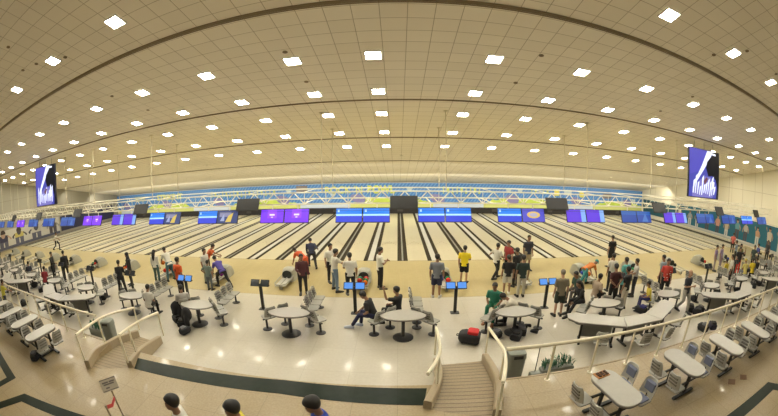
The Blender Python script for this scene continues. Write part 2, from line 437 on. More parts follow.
def text_obj(txt, size, m, parent, loc, rot=(PI/2, 0, 0), name='lettering', extrude=.01, bold=0., width=None):
    cu = bpy.data.curves.new(name, 'FONT'); cu.body = txt; cu.size = size; cu.extrude = extrude; cu.offset = bold
    cu.align_x = 'CENTER'; cu.align_y = 'CENTER'
    tmp = bpy.data.objects.new('tmp', cu); COL.objects.link(tmp)
    dg = bpy.context.evaluated_depsgraph_get(); me = bpy.data.meshes.new_from_object(tmp.evaluated_get(dg))
    bpy.data.objects.remove(tmp); me.materials.clear(); me.materials.append(m)
    o = bpy.data.objects.new(name, me); COL.objects.link(o); o.location = loc; o.rotation_euler = rot
    if width: o.scale.x = width/max(.01, max(v.co.x for v in me.vertices)-min(v.co.x for v in me.vertices))
    if parent: o.parent = parent
    return o
lime = cmat((.66, .72, .08), .6, 'print'); paleb = cmat((.55, .66, .70), .6, 'print'); limed = cmat((.42, .52, .12), .6, 'print')
text_obj("ROCK 'N", 1.1, lime, ban, (-5.85, 36.73, 2.50), width=4.1, bold=.012)
text_obj("BOWL", 1.15, lime, ban, (-1.8, 36.73, 2.50), width=2.95, bold=.05)
text_obj("STRIKE IT", 1.0, lime, ban, (-29.5, 36.73, 2.5), width=4.7, bold=.03)
text_obj("YOU!", .95, limed, ban, (-35.4, 36.73, 2.5), bold=.02)
# unreadable decorative strokes and shapes printed on the banner
def strokes(x0, x1, n, zc, h, m, seed):
    rn = random.Random(seed); b = MB()
    for i in range(n):
        x = x0+(x1-x0)*(i+.5)/n; w = (x1-x0)/n*.2
        k = i % 3
        if k == 0: b.box(x-w*.5, x+w*.5, 36.725, 36.74, zc-h/2, zc+h/2)
        elif k == 1: b.rings([[(x+w*1.3*math.cos(a), yy, zc+h*.42*math.sin(a)) for a in [2*PI*j/10 for j in range(10)]] for yy in (36.725, 36.74)])
        else: b.box(x-w*1.2, x+w*1.2, 36.725, 36.74, zc-h/2, zc-h/2+h*.22).box(x-w*.5, x+w*.3, 36.725, 36.74, zc-h/2, zc+h*.2)
    merge(ban, b, m)
strokes(-22.6, -13.6, 17, 2.5, .8, limed, 3); strokes(4.7, 9.2, 9, 2.5, .8, lime, 4); strokes(15, 17.6, 5, 2.55, .5, limed, 5); strokes(-38.6, -37, 3, 2.5, .7, paleb, 6)
b = MB()
for x in (18.6,): b.box(x-.35, x+.35, 36.72, 36.74, 2.1, 2.85)
b.rings([[(22.2+.4*math.cos(a), yy, 2.35+.35*math.sin(a)) for a in [2*PI*j/12 for j in range(12)]] for yy in (36.72, 36.74)])
merge(ban, b, cmat((.75, .68, .08), .6, 'print'))
b = MB().box(19.6, 20.7, 36.72, 36.74, 2.2, 2.85)
for x, z in ((-12.2, 2.6), (-7.1, 2.1), (1.2, 2.6), (12.3, 2.55), (13.7, 2.6), (31, 1.9)): b.prism([(x-.3, -.25), (x+.45, -.1), (x+.2, .3), (x-.15, .15)], 0, .02, Matrix.Translation((0, 36.72, z)) @ Matrix.Rotation(-PI/2, 4, 'X'))
merge(ban, b, paleb)
merge(ban, MB().box(-11.2, -9.9, 36.72, 36.74, 2.35, 3.1).box(25.6, 27, 36.72, 36.74, 2.0, 2.6), cmat((.20, .17, .17), .6, 'print'))

# ------------------------------------------------------------------ truss hanging over the approach
YT0, YT1 = 14.38, 16.9; ZB, ZT = 3.44, 3.94
tr = thing('ceiling_truss', 'long cream steel truss hanging above the approach and carrying the monitors', 'truss', (0, YT0, ZB))
for dy in (0, YT1-YT0):
    MB().box(XL+.3, XR-.3, dy-.03, dy+.03, ZT-ZB-.03, ZT-ZB+.03).build('top_chord', M['cream_metal'], tr)
    MB().box(XL+.3, XR-.3, dy-.03, dy+.03, -.03, .03).build('bottom_chord', M['cream_metal'], tr)
    if dy: continue
    b = MB(); x = XL+.5; k = 0; st = .48
    while x < XR-1.2:
        z0, z1 = (0, ZT-ZB) if k % 2 == 0 else (ZT-ZB, 0)
        b.tube([(x, dy, z0), (x+st, dy, z1)], .024, 4)
        if k % 2 == 0: b.tube([(x, dy, 0), (x, dy, ZT-ZB)], .015, 4)
        x += st; k += 1
    b.build('lattice', M['cream_metal'], tr)
x = XL+1
while x < XR: MB().box(x-.02, x+.02, 0, YT1-YT0, -.02, .02).tube([(x, 0, ZT-ZB), (x, YT1-YT0, ZT-ZB)], .014, 4).build('cross_brace', M['cream_metal'], tr); x += 2.76

b = MB()
for x in (-39, -35.5, -30.5, -26.2, -22.44, -18.5, -12.8, -3.22, 2.05, 9.0, 15.9, 22.8, 29.7):
    for dy in (0, YT1-YT0):
        b2 = MB().tube([(x, dy, ZT-ZB), (x, dy, ceil_z(YT0+dy)-ZB-.012)], .02, 6)
        b2.box(x-.09, x+.09, dy-.09, dy+.09, ceil_z(YT0+dy)-ZB-.05, ceil_z(YT0+dy)-ZB-.03).build('hanging_rod', M['rod'], tr)

# black projection screens on the truss
n_scr = 0
proto = None
for n in range(-5, 5):
    x = X0+6.9*n
    lab = 'black projection screen tilted on the truss, ' + ('the middle one of all' if n == 0 else '%s %s of the middle one' % (ORD[abs(n)], 'right' if n > 0 else 'left'))
    if proto is None:
        t = thing('projection_screen', lab, 'screen', (x, 14.05, 3.5), group='black projection screens on the truss')
        mx = Matrix.Rotation(R(-30), 4, 'X')
        MB().box(-.57, .57, -.02, .03, -.30, .30, mx, ch=.01).build('panel', M['screenback'], t)
        MB().box(-.54, .54, -.03, -.018, -.27, .27, mx).build('screen_face', M['black'], t)
        for q in (-.48, .48): MB().box(q-.02, q+.02, .03, .26, .0, .03).build('bracket', M['darkmetal'], t)
        proto = treeof(t)
    else: dup(proto, (x, 14.05, 3.5), 0, lab)

# monitors: two above each ball return, tilted towards the players
TILT = Matrix.Rotation(R(-25), 4, 'X')
def monitor_pair(x, n, style):
    names = {'blue': 'blue', 'purple': 'purple', 'purplestripe': 'purple and pale blue striped', 'navy': 'dark navy', 'photo': 'one showing a coloured picture',
             'gold': 'one with a golden emblem'}
    where = 'first' if n in (0, 1) else ORD[abs(n) + (1 if n <= 0 else 0)]
    sd = 'right' if n >= 1 else 'left'
    nn = n if n >= 1 else -n+1
    t = thing('overhead_monitors', 'overhead monitor pair, %s, %s %s of the middle black screen' % (names[style], ORD[nn], sd), 'monitor',
              (x, 14.15, 2.96), group='overhead scoring monitors')
    MB().box(-1.14, 1.14, .06, .10, .14, .20).build('mount_bar', M['darkmetal'], t)
    for q in (-.6, .6): MB().box(q-.02, q+.02, .16, .20, .16, .45).build('mount_arm', M['cream_metal'], t)
    for j, cx in enumerate((-.575, .575)):
        mo = MB().box(cx-.565, cx+.565, -.02, .04, -.315, .315, TILT, ch=.008).build('monitor', M['black'], t)
        def pc(poly, m, d=.0, name='screen_image'):
            mxx = TILT @ Matrix.Translation((cx, -.022-d, 0)) @ Matrix.Rotation(PI/2, 4, 'X')
            MB().prism(poly, 0, .002, mxx).build(name, m, mo)
        full = [(-.545, -.295), (.545, -.295), (.545, .295), (-.545, .295)]
        def rect(x0, x1, z0, z1): return [(x0, z0), (x1, z0), (x1, z1), (x0, z1)]
        if style == 'blue' or (style in ('photo', 'gold') and j == 0):
            pc(rect(-.545, .545, 0, .295), emat((.010, .19, .80), .95)); pc(rect(-.545, .545, -.295, -.03), emat((.03, .055, .62), .9)); pc(rect(-.545, .545, -.03, .045), emat((.35, .62, 1.), 1.1), .002)
            pc(rect(-.48, -.40, .14, .24), emat((.5, .75, 1.), .9), .002)
        elif style == 'purple':
            pc(full, emat((.17, .03, .80), 1.)); pc(rect(-.22, .22, -.1, .295), emat((.28, .055, .90), 1.), .002)
            pc(rect(-.12, .12, .02, .09), emat((.8, .7, 1), 1.), .004); pc(rect(-.05, .05, -.08, -.03), emat((.7, .6, 1), .9), .004)
        elif style == 'purplestripe':
            pc(rect(-.545, .27, -.295, .295), emat((.10, .03, .62), .9)); pc(rect(.27, .545, -.295, .295), emat((.20, .38, .80), .9))
        elif style == 'navy':
            pc(full, emat((.012, .055, .30), .9)); pc(rect(-.545, .545, .1, .295), emat((.02, .10, .38), .9), .002)
            if j == 1: pc([(-.2, -.25), (.3, -.25), (.1, .2)], emat((.06, .16, .45), .9), .003)
        elif style == 'photo':
            pc(full, emat((.03, .05, .16), .9)); pc(rect(-.45, .2, .0, .22), emat((.22, .22, .34), .9), .002); pc([(-.1, -.25), (.2, -.25), (.3, .2), (.05, .05)], emat((.62, .45, .08), .9), .003)
            pc([(-.4, -.2), (-.15, -.2), (-.2, .15)], emat((.3, .35, .55), .9), .003)
        elif style == 'gold':
            pc(full, emat((.07, .07, .50), .9)); pc([(.33*math.cos(a), .02+.16*math.sin(a)) for a in [2*PI*i/14 for i in range(14)]], emat((.62, .42, .10), .95), .002)
            pc([(.2*math.cos(a), .02+.09*math.sin(a)) for a in [2*PI*i/14 for i in range(14)]], emat((.35, .33, .45), .95), .004)
styles = {1: 'blue', 0: 'blue', -1: 'purple', -2: 'photo', -3: 'photo', -4: 'purplestripe', -5: 'purple', -6: 'navy', -7: 'navy', -8: 'navy', -9: 'purple', -10: 'navy',
          2: 'gold', 3: 'purplestripe', 4: 'navy', 5: 'purplestripe', 6: 'navy', 7: 'navy', 8: 'blue', 9: 'navy'}
for n in range(-11, 10):
    x = gx(2*n-1)
    if XL+1.3 < x < XR-1.3: monitor_pair(x, n, styles.get(n, 'navy'))

# big portrait LED screens hanging near the sides
def led(x0, x1, rot, label):
    w = (x1-x0)/2; h = 1.43; t = thing('led_screen', label, 'screen', ((x0+x1)/2, 13.55, 5.68), R(rot), group='portrait LED screens')
    body = MB().box(-w, w, 0, .16, -h, h, ch=.02).build('cabinet', M['black'], t)
    for sx in (-.6, .0, .6): MB().tube([(sx*w, .08, h), (sx*w, .08, ceil_z(13.63)-5.68-.012)], .014, 6).build('hanging_cable', M['darkmetal'], t)
    def pc(poly, m, d):
        MB().prism([(px*w, pz*h) for px, pz in poly], 0, .003, Matrix.Translation((0, -.002-d, 0)) @ Matrix.Rotation(PI/2, 4, 'X')).build('screen_image', m, t)
    pc([(-.97, -.97), (.97, -.97), (.97, .97), (-.97, .97)], emat((.075, .08, .42), .8), 0)
    pc([(-.97, -.1), (.0, .2), (.3, .97), (-.97, .97)], emat((.10, .09, .50), .8), .002)
    pc([(-.6, -.45), (-.1, .15), (.42, .8), (.48, .97), (.15, .97), (-.2, .35), (-.62, -.3)], emat((.75, .8, 1.), 1.1), .004)
    pc([(.22, -.08), (.06, .25), (.12, .5), (.42, .78), (.5, .97), (.97, .97), (.97, -.97), (.82, -.97), (.86, -.5), (.75, -.2), (.5, -.04)], emat((.006, .006, .01), .8), .006)
    pc([(-.75, -.97), (-.8, -.6), (-.45, -.35), (.0, -.1), (.35, -.1), (.68, -.3), (.78, -.6), (.55, -.95)], emat((.20, .18, .50), .85), .008)
    pc([(-.1, -.3), (.1, -.12), (.2, -.2), (.0, -.45)], emat((.16, .06, .09), .8), .014)
    rn = random.Random(int(x0*10))
    for i in range(11):
        a = -.75+i*.135; z = -.9+rn.random()*.15; hh_ = .25+rn.random()*.35; wd = .035+rn.random()*.03
        pc([(a, z), (a+wd, z), (a+wd+.09, z+hh_*1.4), (a+.03, z+hh_*1.2)], emat((.72, .76, 1.), 1.1), .010)
    pc([(.45, -.62), (.6, -.55), (.65, -.28), (.5, -.3)], emat((.8, .84, 1.), 1.1), .012)
    pc([(.42, .84), (.72, .82), (.72, .90), (.42, .92)], emat((.8, .84, 1.), 1.1), .012)
led(-26.15, -23.2, 10, 'tall portrait LED screen hanging from the ceiling at the left side of the hall')
led(16.38, 19.7, -5, 'tall portrait LED screen hanging from the ceiling at the right side of the hall')

# ------------------------------------------------------------------ ceiling lights
panel = MB().box(-.215, .215, -.215, .215, -.042, 0).mesh('glow_panel', M['lightpanel'])
frm = MB().rings([[(x*h, y*h, z) for x, y in ((-1, -1), (1, -1), (1, 1), (-1, 1))] for h, z in ((.25, 0), (.25, -.046), (.216, -.046), (.216, 0), (.25, 0))], cap=False).mesh('light_frame', M['lightframe'])
rows = [(9.55, 3.03, [-.66, 2.87, -3.05]), (12.3, 3.0, [-.66, 2.87, -3.02]), (14.8, 2.96, [-.66, 2.87, -3.0]), (17.72, 2.96, [-.66, 2.87, -3.0]), (20.75, 2.96, [-.66, 2.87, -3.05])]
LIGHTS = []
for y, st, base in rows:
    xs = list(base); x = 2.87+st
    while x < XR-1: xs.append(x); x += st
    x = base[2]-st
    while x > XL+1: xs.append(x); x -= st
    LIGHTS.append((y, sorted(xs)))
LIGHTS.append((5.37, [-13.15-3.26*2, -13.15-3.26, -13.15, -9.9, -6.61, -3.3, 0, 3.2, 6.4, 9.63, 12.85, 16.1, 19.3, 22.5]))
LIGHTS.append((1.4, [-9.9, -3.3, 3.2, 9.6]))
rown = {9.55: 'row just past the thick ceiling beam', 12.3: 'row just before the second ceiling beam', 14.8: 'row just past the second ceiling beam', 17.72: 'row just before the third ceiling beam',
        20.75: 'farthest row, past the third ceiling beam', 5.37: 'row nearest the camera, before the thick beam', 1.4: 'row overhead of the camera', -3.5: 'row behind the camera'}
for y, xs in LIGHTS:
    c0 = min(range(len(xs)), key=lambda i: abs(xs[i]+.66))
    for i, x in enumerate(xs):
        k = i-c0
        lab = 'square ceiling light, %s, %s' % ('the middle one' if k == 0 else '%s %s of middle' % (ORD[abs(k)], 'right' if k > 0 else 'left'), rown[y])
        t = thing('ceiling_light', lab, 'ceiling light', (x, y, ceil_z(y)-.004), group='square ceiling lights'); t.rotation_euler = (-SLOPE, 0, 0)
        for nm, me in (('glow_panel', panel), ('frame', frm)):
            o = bpy.data.objects.new(nm, me); COL.objects.link(o); o.parent = t
vent = MB().lathe([(.075, 0), (.08, -.015), (.05, -.02), (.04, -.01)], 14).mesh('ceiling_diffuser', M['brown'])
for i, (x, y, w) in enumerate(((-11.42, 4.79, 'left of the nearest lights'), (-10.34, 3.48, 'at the top left edge of the picture'), (-10.6, 5.0, 'left of the second light from the left'), (-9.4, 5.6, 'right of the second light from the left'),
        (-10.49, 9.06, 'left, beyond the thick beam'), (-10.28, 11.24, 'left, before the second beam'), (-3.11, 8.98, 'centre left, beyond the thick beam'),
        (-3.04, 11.17, 'centre left, before the second beam'), (4.19, 8.99, 'centre right, beyond the thick beam'), (9.2, 6.0, 'left of the second light from the right'), (9.95, 4.9, 'right of the second light from the right'),
        (12.4, 4.82, 'at the right edge, before the thick beam'), (4.08, 11.13, 'centre right, before the second beam'), (11.3, 9.0, 'right, beyond the thick beam'), (11.3, 11.2, 'right, before the second beam'))):
    o = bpy.data.objects.new('ceiling_diffuser', vent); COL.objects.link(o)
    tag(o, 'small round brown ceiling diffuser, ' + w, 'ceiling vent', 'round ceiling diffusers', loc=(x, y, ceil_z(y)-.002)); o.rotation_euler = (-SLOPE, 0, 0)
spr = MB().lathe([(.10, 0), (.11, -.03), (.04, -.06)], 10).mesh('sprinkler_head', cmat((.85, .8, .66), .4, 'paint'))  # small pale sprinkler heads, they give no light
for y, nm in ((23.6, 'nearer'), (29.0, 'farther')):
    for k in range(-12, 11):
        o = bpy.data.objects.new('sprinkler_head', spr); COL.objects.link(o)
        tag(o, 'tiny round ceiling fitting, %s row, %s' % (nm, side(k)), 'ceiling fitting', 'tiny fittings over the lanes', loc=(X0+3.0*k, y, ceil_z(y)-.002)); o.rotation_euler = (-SLOPE, 0, 0)
    
# added unseen area lights below the far ceiling brighten the lanes and the banner
for i, (y, pw, tilt) in enumerate(((19.1, 130, 15), (25.7, 330, 18), (31.0, 560, 26))):
    for k in range(3):
        L_ = bpy.data.lights.new('lane_fill_light', 'AREA'); L_.shape = 'RECTANGLE'; L_.size = 24; L_.size_y = .6; L_.energy = pw; L_.color = (1, .93, .80)
        o = bpy.data.objects.new('lane_fill_light', L_); COL.objects.link(o); o.location = (-28.5+24.5*k, y, ceil_z(y)-.35); o.rotation_euler = (R(tilt), 0, 0)

# ------------------------------------------------------------------ murals on the side walls
def cp(c): return cmat(c, .5, 'print')
def mural(side_, x, y0, y1, z0, z1, label, base, cols, seed, low, ws=1.):
    rn = random.Random(seed); t = thing('wall_mural', label, 'mural', (x, (y0+y1)/2, (z0+z1)/2))
    s = 1 if x < 0 else -1; hy, hz = (y1-y0)/2, (z1-z0)/2
    def slab(poly, m, d0, d1, name):
        MB().rings([[(s*d, y, z) for y, z in poly] for d in (d0, d1)]).build(name, m, t)
    slab([(-hy, -hz), (hy, -hz), (hy, hz), (-hy, hz)], base, .0, .04, 'board')
    slab([(-hy, -hz), (hy, -hz), (hy, -hz+.28), (-hy, -hz+.28)], low, .04, .07, 'skirting_panel')
    for i in range(len(cols)):
        yc = -hy + (i+.5)*(2*hy)/len(cols) + rn.uniform(-.2, .2); H_ = (2*hz-.35)*rn.uniform(.8, .96); w = rn.uniform(.26, .34)*ws; zb = -hz+.28
        def q(pts): return [(yc+a*w, zb+b*H_) for a, b in pts]
        hem = rn.uniform(.28, .42)
        slab(q([(-.9, 0), (-.15, 0), (-.1, hem), (.1, hem), (.15, 0), (.9, 0), (.95, hem+.08), (-.95, hem+.08)]), low if rn.random() < .5 else cp((.08, .07, .08)), .04, .045, 'printed_legs')
        slab(q([(-.9, hem+.06), (.9, hem+.06), (1.0, .6), (1.15, .74), (.5, .80), (-.5, .80), (-1.15, .74), (-1.0, .6)]), cols[i][0], .04, .047, 'printed_shirt')
        up_ = rn.random() < .4
        slab(q([(1.0, .76), (1.7, .55), (1.75, .42), (1.45, .42), (1.3, .55), (.9, .66)] if not up_ else [(1.0, .76), (1.7, .9), (1.75, 1.0), (1.5, 1.0), (1.3, .88), (.8, .68)]), cols[i][1], .04, .048, 'printed_arm')
        slab(q([(-1.0, .76), (-1.6, .58), (-1.5, .42), (-1.2, .44), (-1.2, .56), (-.9, .66)]), cols[i][1], .04, .048, 'printed_arm')
        slab([(yc+w*.50*math.cos(a), zb+H_*.89+w*.62*math.sin(a)) for a in [2*PI*j/12 for j in range(12)]], cols[i][1], .04, .049, 'printed_head')
        slab([(yc+w*.55*math.cos(a), zb+H_*.93+w*.5*math.sin(a)) for a in [PI*j/8-.2 for j in range(10)]], cp((.05, .035, .03)), .04, .051, 'printed_hair')
teal = cmat((.015, .13, .19), .5, 'print'); sk = cmat((.40, .25, .17), .5, 'print')
mural('r', XR, 9.0, 29.5, .15, 2.5, 'long teal mural of bowlers along the right wall beside the lanes', teal,
      [(cp(c), sk) for c in ((.45, .42, .3), (.5, .22, .12), (.32, .34, .12), (.55, .5, .4), (.5, .3, .18), (.42, .40, .34), (.12, .3, .32), (.5, .42, .3), (.55, .28, .2), (.5, .4, .08), (.4, .42, .4), (.30, .36, .40), (.55, .5, .42))], 5, cp((.55, .55, .50)))
mural('l', XL, 5.0, 24.5, .15, 2.15, 'white and yellow mural with dark painted shapes along the left wall', cp((.55, .53, .46)),
      [(cp(c), cp(d)) for c, d in (((.5, .2, .1), (.45, .3, .2)), ((.05, .05, .10), (.04, .03, .05)), ((.55, .45, .15), (.3, .2, .12)), ((.04, .04, .08), (.45, .3, .22)), ((.5, .42, .12), (.06, .05, .05)), ((.5, .48, .4), (.05, .05, .07)), ((.12, .11, .10), (.3, .3, .28)))], 8, cp((.10, .10, .14)), 2.6)
MB().box(0, .05, -5.5, 5.5, -.9, .9).build('wall_mural', cp((.035, .035, .075)), label='dark navy mural section on the left wall near the far end', cat='mural', loc=(XL, 30.3, 1.2))
MB().box(-.05, 0, -3.4, 3.4, -.9, .9).build('wall_mural', cp((.03, .11, .14)), label='dark teal mural section on the right wall near the far end', cat='mural', loc=(XR, 33.1, 1.3))

# ------------------------------------------------------------------ furniture
def teardrop(wx, y0, y1, n=26):
    pts = []
    for i in range(n):
        a = 2*PI*i/n; c_, s_ = math.cos(a), math.sin(a)
        w = wx*(1-.42*max(0, s_)**1.2)
        pts.append((w*c_, (y0+y1)/2+(y1-y0)/2*s_))
    return pts
def make_table():
    t = thing('snack_table', 'x', 'table', group='teardrop tables behind the lanes')
    tp = teardrop(.68, -.34, .44)
    MB().prism(tp, .715, .745, ch=.006).build('tabletop', M['tabletop'], t, 'auto')
    MB().prism([(x*.985, y*.985) for x, y in tp], .69, .714).build('edge_band', M['edge'], t, 'auto')
    MB().lathe([(.055, .03), (.055, .62), (.16, .69)], 14).build('column', M['darkmetal'], t, 'auto')
    MB().lathe([(.31, 0), (.31, .02), (.24, .045), (.07, .06)], 26).build('base', M['darkmetal'], t, 'auto')
    return t
def seat_shell(parent, x, y, rz, blue=False, z=.42, nm='seat'):
    mx = Matrix.Translation((x, y, z)) @ Matrix.Rotation(rz, 4, 'Z')     # faces +y after rotation
    s = MB().prism(rounded(.215, .20, .07), -.015, .025, mx, ch=.012)
    s = s.build(nm, M['seat'], parent, 'auto')
    MBk = MB(); rs = []
    for u in range(6):
        t = u/5; z_ = .06+t*.36; yy = -.17-.09*t; hw = .21-.03*t*t-.04*(t > .9)
        rs.append([(-hw, yy+.05, z_), (-hw*.5, yy+.0, z_), (hw*.5, yy+.0, z_), (hw, yy+.05, z_), (hw, yy+.028, z_), (hw*.5, yy-.025, z_), (-hw*.5, yy-.025, z_), (-hw, yy+.028, z_)])
    bk = MBk.rings(rs, mx).build('backrest', M['seatback'], s, 'auto')
    if not blue:
        b = MB()
        for c_ in range(-3, 4):
            for r_ in range(3):
                zc = .16+.08*r_; yb = -.17-.09*((zc-.06)/.36)+.003
                b.box(c_*.04-.012, c_*.04+.012, yb-.045, yb+.055, zc, zc+.035, mx)
        merge(bk, b, M['edge'])
    else:
        MB().prism(rounded(.16, .15, .05), .02, .045, mx, ch=.01).build('seat_pad', M['seatblue'], s, 'auto')
        MB().box(-.14, .14, -.27, -.16, .16, .36, mx, ch=.012).build('back_pad', M['seatblue'], s, 'auto')
    MB().tube([(-.12, -.1, -.02), (.12, -.1, -.02)], .012, 6, mx).tube([(0, -.16, .1), (0, -.17, .0), (0, -.05, -.03)], .014, 6, mx).build('seat_bracket', M['darkmetal'], s)
    return s
def make_row(n, L, name, group):
    """a beam of n seats along +y facing +x"""
    t = thing(name, 'x', 'seats', group=group)
    MB().box(-.025, .025, -L/2, L/2, .345, .385, ch=.006).build('beam', M['darkmetal'], t)
    for i in range(n):
        y = -L/2+(i+.5)*L/n
        seat_shell(t, .02, y, -PI/2)
    for y in (-L/2+.12, L/2-.12) :
        MB().lathe([(.16, 0), (.16, .015), (.05, .04), (.035, .06), (.035, .345)], 16, Matrix.Translation((0, y, 0))).build('pedestal', M['darkmetal'], t, 'auto')
    return t
tab = make_table(); tabT = treeof(tab)
row2 = make_row(2, .92, 'seat_bench', 'grey two-seat benches'); row2T = treeof(row2)
row3 = make_row(3, 1.38, 'seat_bench', 'grey three-seat benches'); row3T = treeof(row3)
first = [True]
def place(root, tree, loc, rz, label, flag={}):
    if root.name not in flag:
        flag[root.name] = 1; root.location = loc; root.rotation_euler = (0, 0, rz); root['label'] = label; return root
    return dup(tree, loc, rz, label)
for i in range(-11, 10):
    x = gx(2*i)
    if not (XL+1.8 < x < XR-1.8): continue
    w = side(i)
    place(tab, tabT, (x-.1, 9.12, 0), 0, 'grey teardrop table on a round dark foot, %s' % w)
    place(row2, row2T, (x-.74, 9.56, 0), R(135), 'two-seat grey bench left of the teardrop table %s' % w)
    place(row2, row2T, (x+.58, 9.54, 0), R(45), 'two-seat grey bench right of the teardrop table %s' % w)
    if i not in (1, 2): place(row3, row3T, (x+.36, 10.72, 0), R(0), 'three-seat grey bench behind the teardrop table %s' % w)

# players' consoles
def make_console(lit):
    t = thing('scoring_console', 'x', 'console', group='scoring consoles on poles')
    MB().prism(rounded(.16, .12, .04), 0, .02, ch=.005).build('base', M['black'], t)
    MB().box(-.055, .055, -.045, .045, .02, .92, ch=.012).build('pole', M['black'], t)
    MB().box(-.36, .36, -.02, .02, .93, .97).box(-.03, .03, -.03, .03, .90, 1.0).build('cross_arm', M['black'], t)
    mx0 = Matrix.Translation((0, -.02, 1.03)) @ Matrix.Rotation(R(-35), 4, 'X')
    for s in (-1, 1):
        mo = MB().box(s*.195-.17, s*.195+.17, -.02, .02, -.13, .13, mx0, ch=.008).build('touchscreen', M['black'], t)
        MB().box(s*.195-.145, s*.195+.145, -.026, -.021, -.105, .105, mx0).build('display', emat((.06, .22, .62), 1.) if lit else cmat((.03, .035, .045), .2, 'glass'), mo)
    return t
cl = make_console(True); cd = make_console(False); clT, cdT = treeof(cl), treeof(cd)
for n in range(-10, 10):
    x = gx(2*n-1); 
    if not (XL+1.5 < x < XR-1.5): continue
    nn, sd = (n, 'right') if n >= 1 else (-n+1, 'left')
    lit = n in (0, 1, 2, -2)
    place(cl if lit else cd, clT if lit else cdT, (x, 10.87, 0), 0, 'black pole console with two %s touchscreens, %s %s of the middle black screen' % ('lit blue' if lit else 'dark', ORD[nn], sd))

# ball returns and their balls
def make_return():
    t = thing('ball_return', 'x', 'ball return', group='grey ball returns on the approach')
    rs = []
    for y, hw, h in ((.0, .20, .42), (.06, .27, .52), (.22, .30, .60), (.45, .30, .62), (.72, .27, .50), (.92, .22, .28), (.98, .20, .12)):
        rs.append([(-hw, y, .0), (-hw*1.02, y, h*.6), (-hw*.85, y, h*.9), (-hw*.4, y, h), (hw*.4, y, h), (hw*.85, y, h*.9), (hw*1.02, y, h*.6), (hw, y, 0)])
    MB().rings(rs).build('hood', M['return'], t, 'auto')
    MB().prism([(.22*math.cos(a), .36+.19*math.sin(a)) for a in [2*PI*i/16 for i in range(16)]], 0, .03, Matrix.Translation((0, .0, 0)) @ Matrix.Rotation(PI/2, 4, 'X')).build('mouth', M['returndark'], t, 'auto')
    b = MB()
    for s in (-1, 1): b.tube([(s*.28, .05, .30), (s*.29, -.5, .28), (s*.26, -1.0, .27), (s*.12, -1.16, .27)], .025, 8)
    b.tube([(-.13, -1.16, .27), (.13, -1.16, .27)], .025, 8)
    b.tube([(0, .02, .24), (0, -1.1, .22)], .02, 8)
    b.build('rack_rail', M['return'], t, 'auto')
    MB().box(-.24, .24, -1.08, .02, .17, .20, ch=.01).build('tray', M['track'], t)
    for y in (-.95, -.2): MB().box(-.06, .06, y-.06, y+.06, 0, .17, ch=.01).build('support_leg', M['return'], t)
    return t
rt = make_return(); rtT = treeof(rt)
BC = [(.55, .03, .02), (.03, .22, .08), (.03, .06, .30), (.02, .02, .02), (.60, .14, .02), (.30, .32, .33), (.20, .02, .22)]
cn = ['red', 'green', 'blue', 'black', 'orange', 'grey', 'purple']
ballme = {}
def ball(x, y, z, ci, label, grp='balls waiting on the ball returns'):
    if ci not in ballme:
        o_ = MB().ell((0, 0, 0), (.108,)*3, 18, 12).build('bowling_ball', cmat(BC[ci], .12, 'gloss'), None, True)
        merge(o_, MB().ell((.02, .02, .104), (.012, .012, .006), 8, 4).ell((-.02, .02, .104), (.012, .012, .006), 8, 4).ell((0, -.03, .103), (.014, .014, .006), 8, 4), M['black'])
        ballme[ci] = o_.data; bpy.data.objects.remove(o_)
    o = bpy.data.objects.new('bowling_ball', ballme[ci]); COL.objects.link(o); tag(o, label, 'bowling ball', grp, loc=(x, y, z)); o.rotation_euler = (random.uniform(-.6, .6), random.uniform(-.6, .6), random.random()*6)
    return o
ballset = {0: [0, 1, 1, 0, 4], 1: [1, 2, 0], -1: [], 2: [2, 0, 1], 3: [1, 2, 4], 4: [3, 1], -4: [0, 3, 4], -5: [0, 1, 3], -6: [3], -2: [6, 3], 5: [3], 6: [0, 3], -3: [4, 0], 7: [2], -7: [0]}
for n in range(-10, 10):
    x = gx(2*n-1)
    if not (XL+1.5 < x < XR-1.5): continue
    nn, sd = (n, 'right') if n >= 1 else (-n+1, 'left')
    wh = '%s %s of the middle black screen' % (ORD[nn], sd)
    place(rt, rtT, (x, 13.95, .004), 0, 'grey ball return with a dark mouth, ' + wh)
    used = {}
    for j, ci in enumerate(ballset.get(n, [3] if n % 2 else [])):
        used[ci] = used.get(ci, 0)+1
        pos = ('by the hood', 'in the middle', 'at the end', 'fourth', 'fifth')[j//2]
        s = -1 if j % 2 else 1
        ball(x+s*.125, 13.95-.20-.25*(j//2), .004+.20+.107, ci, '%s ball %s, %s rail, return %s' % (cn[ci], pos, 'left' if s < 0 else 'right', wh))

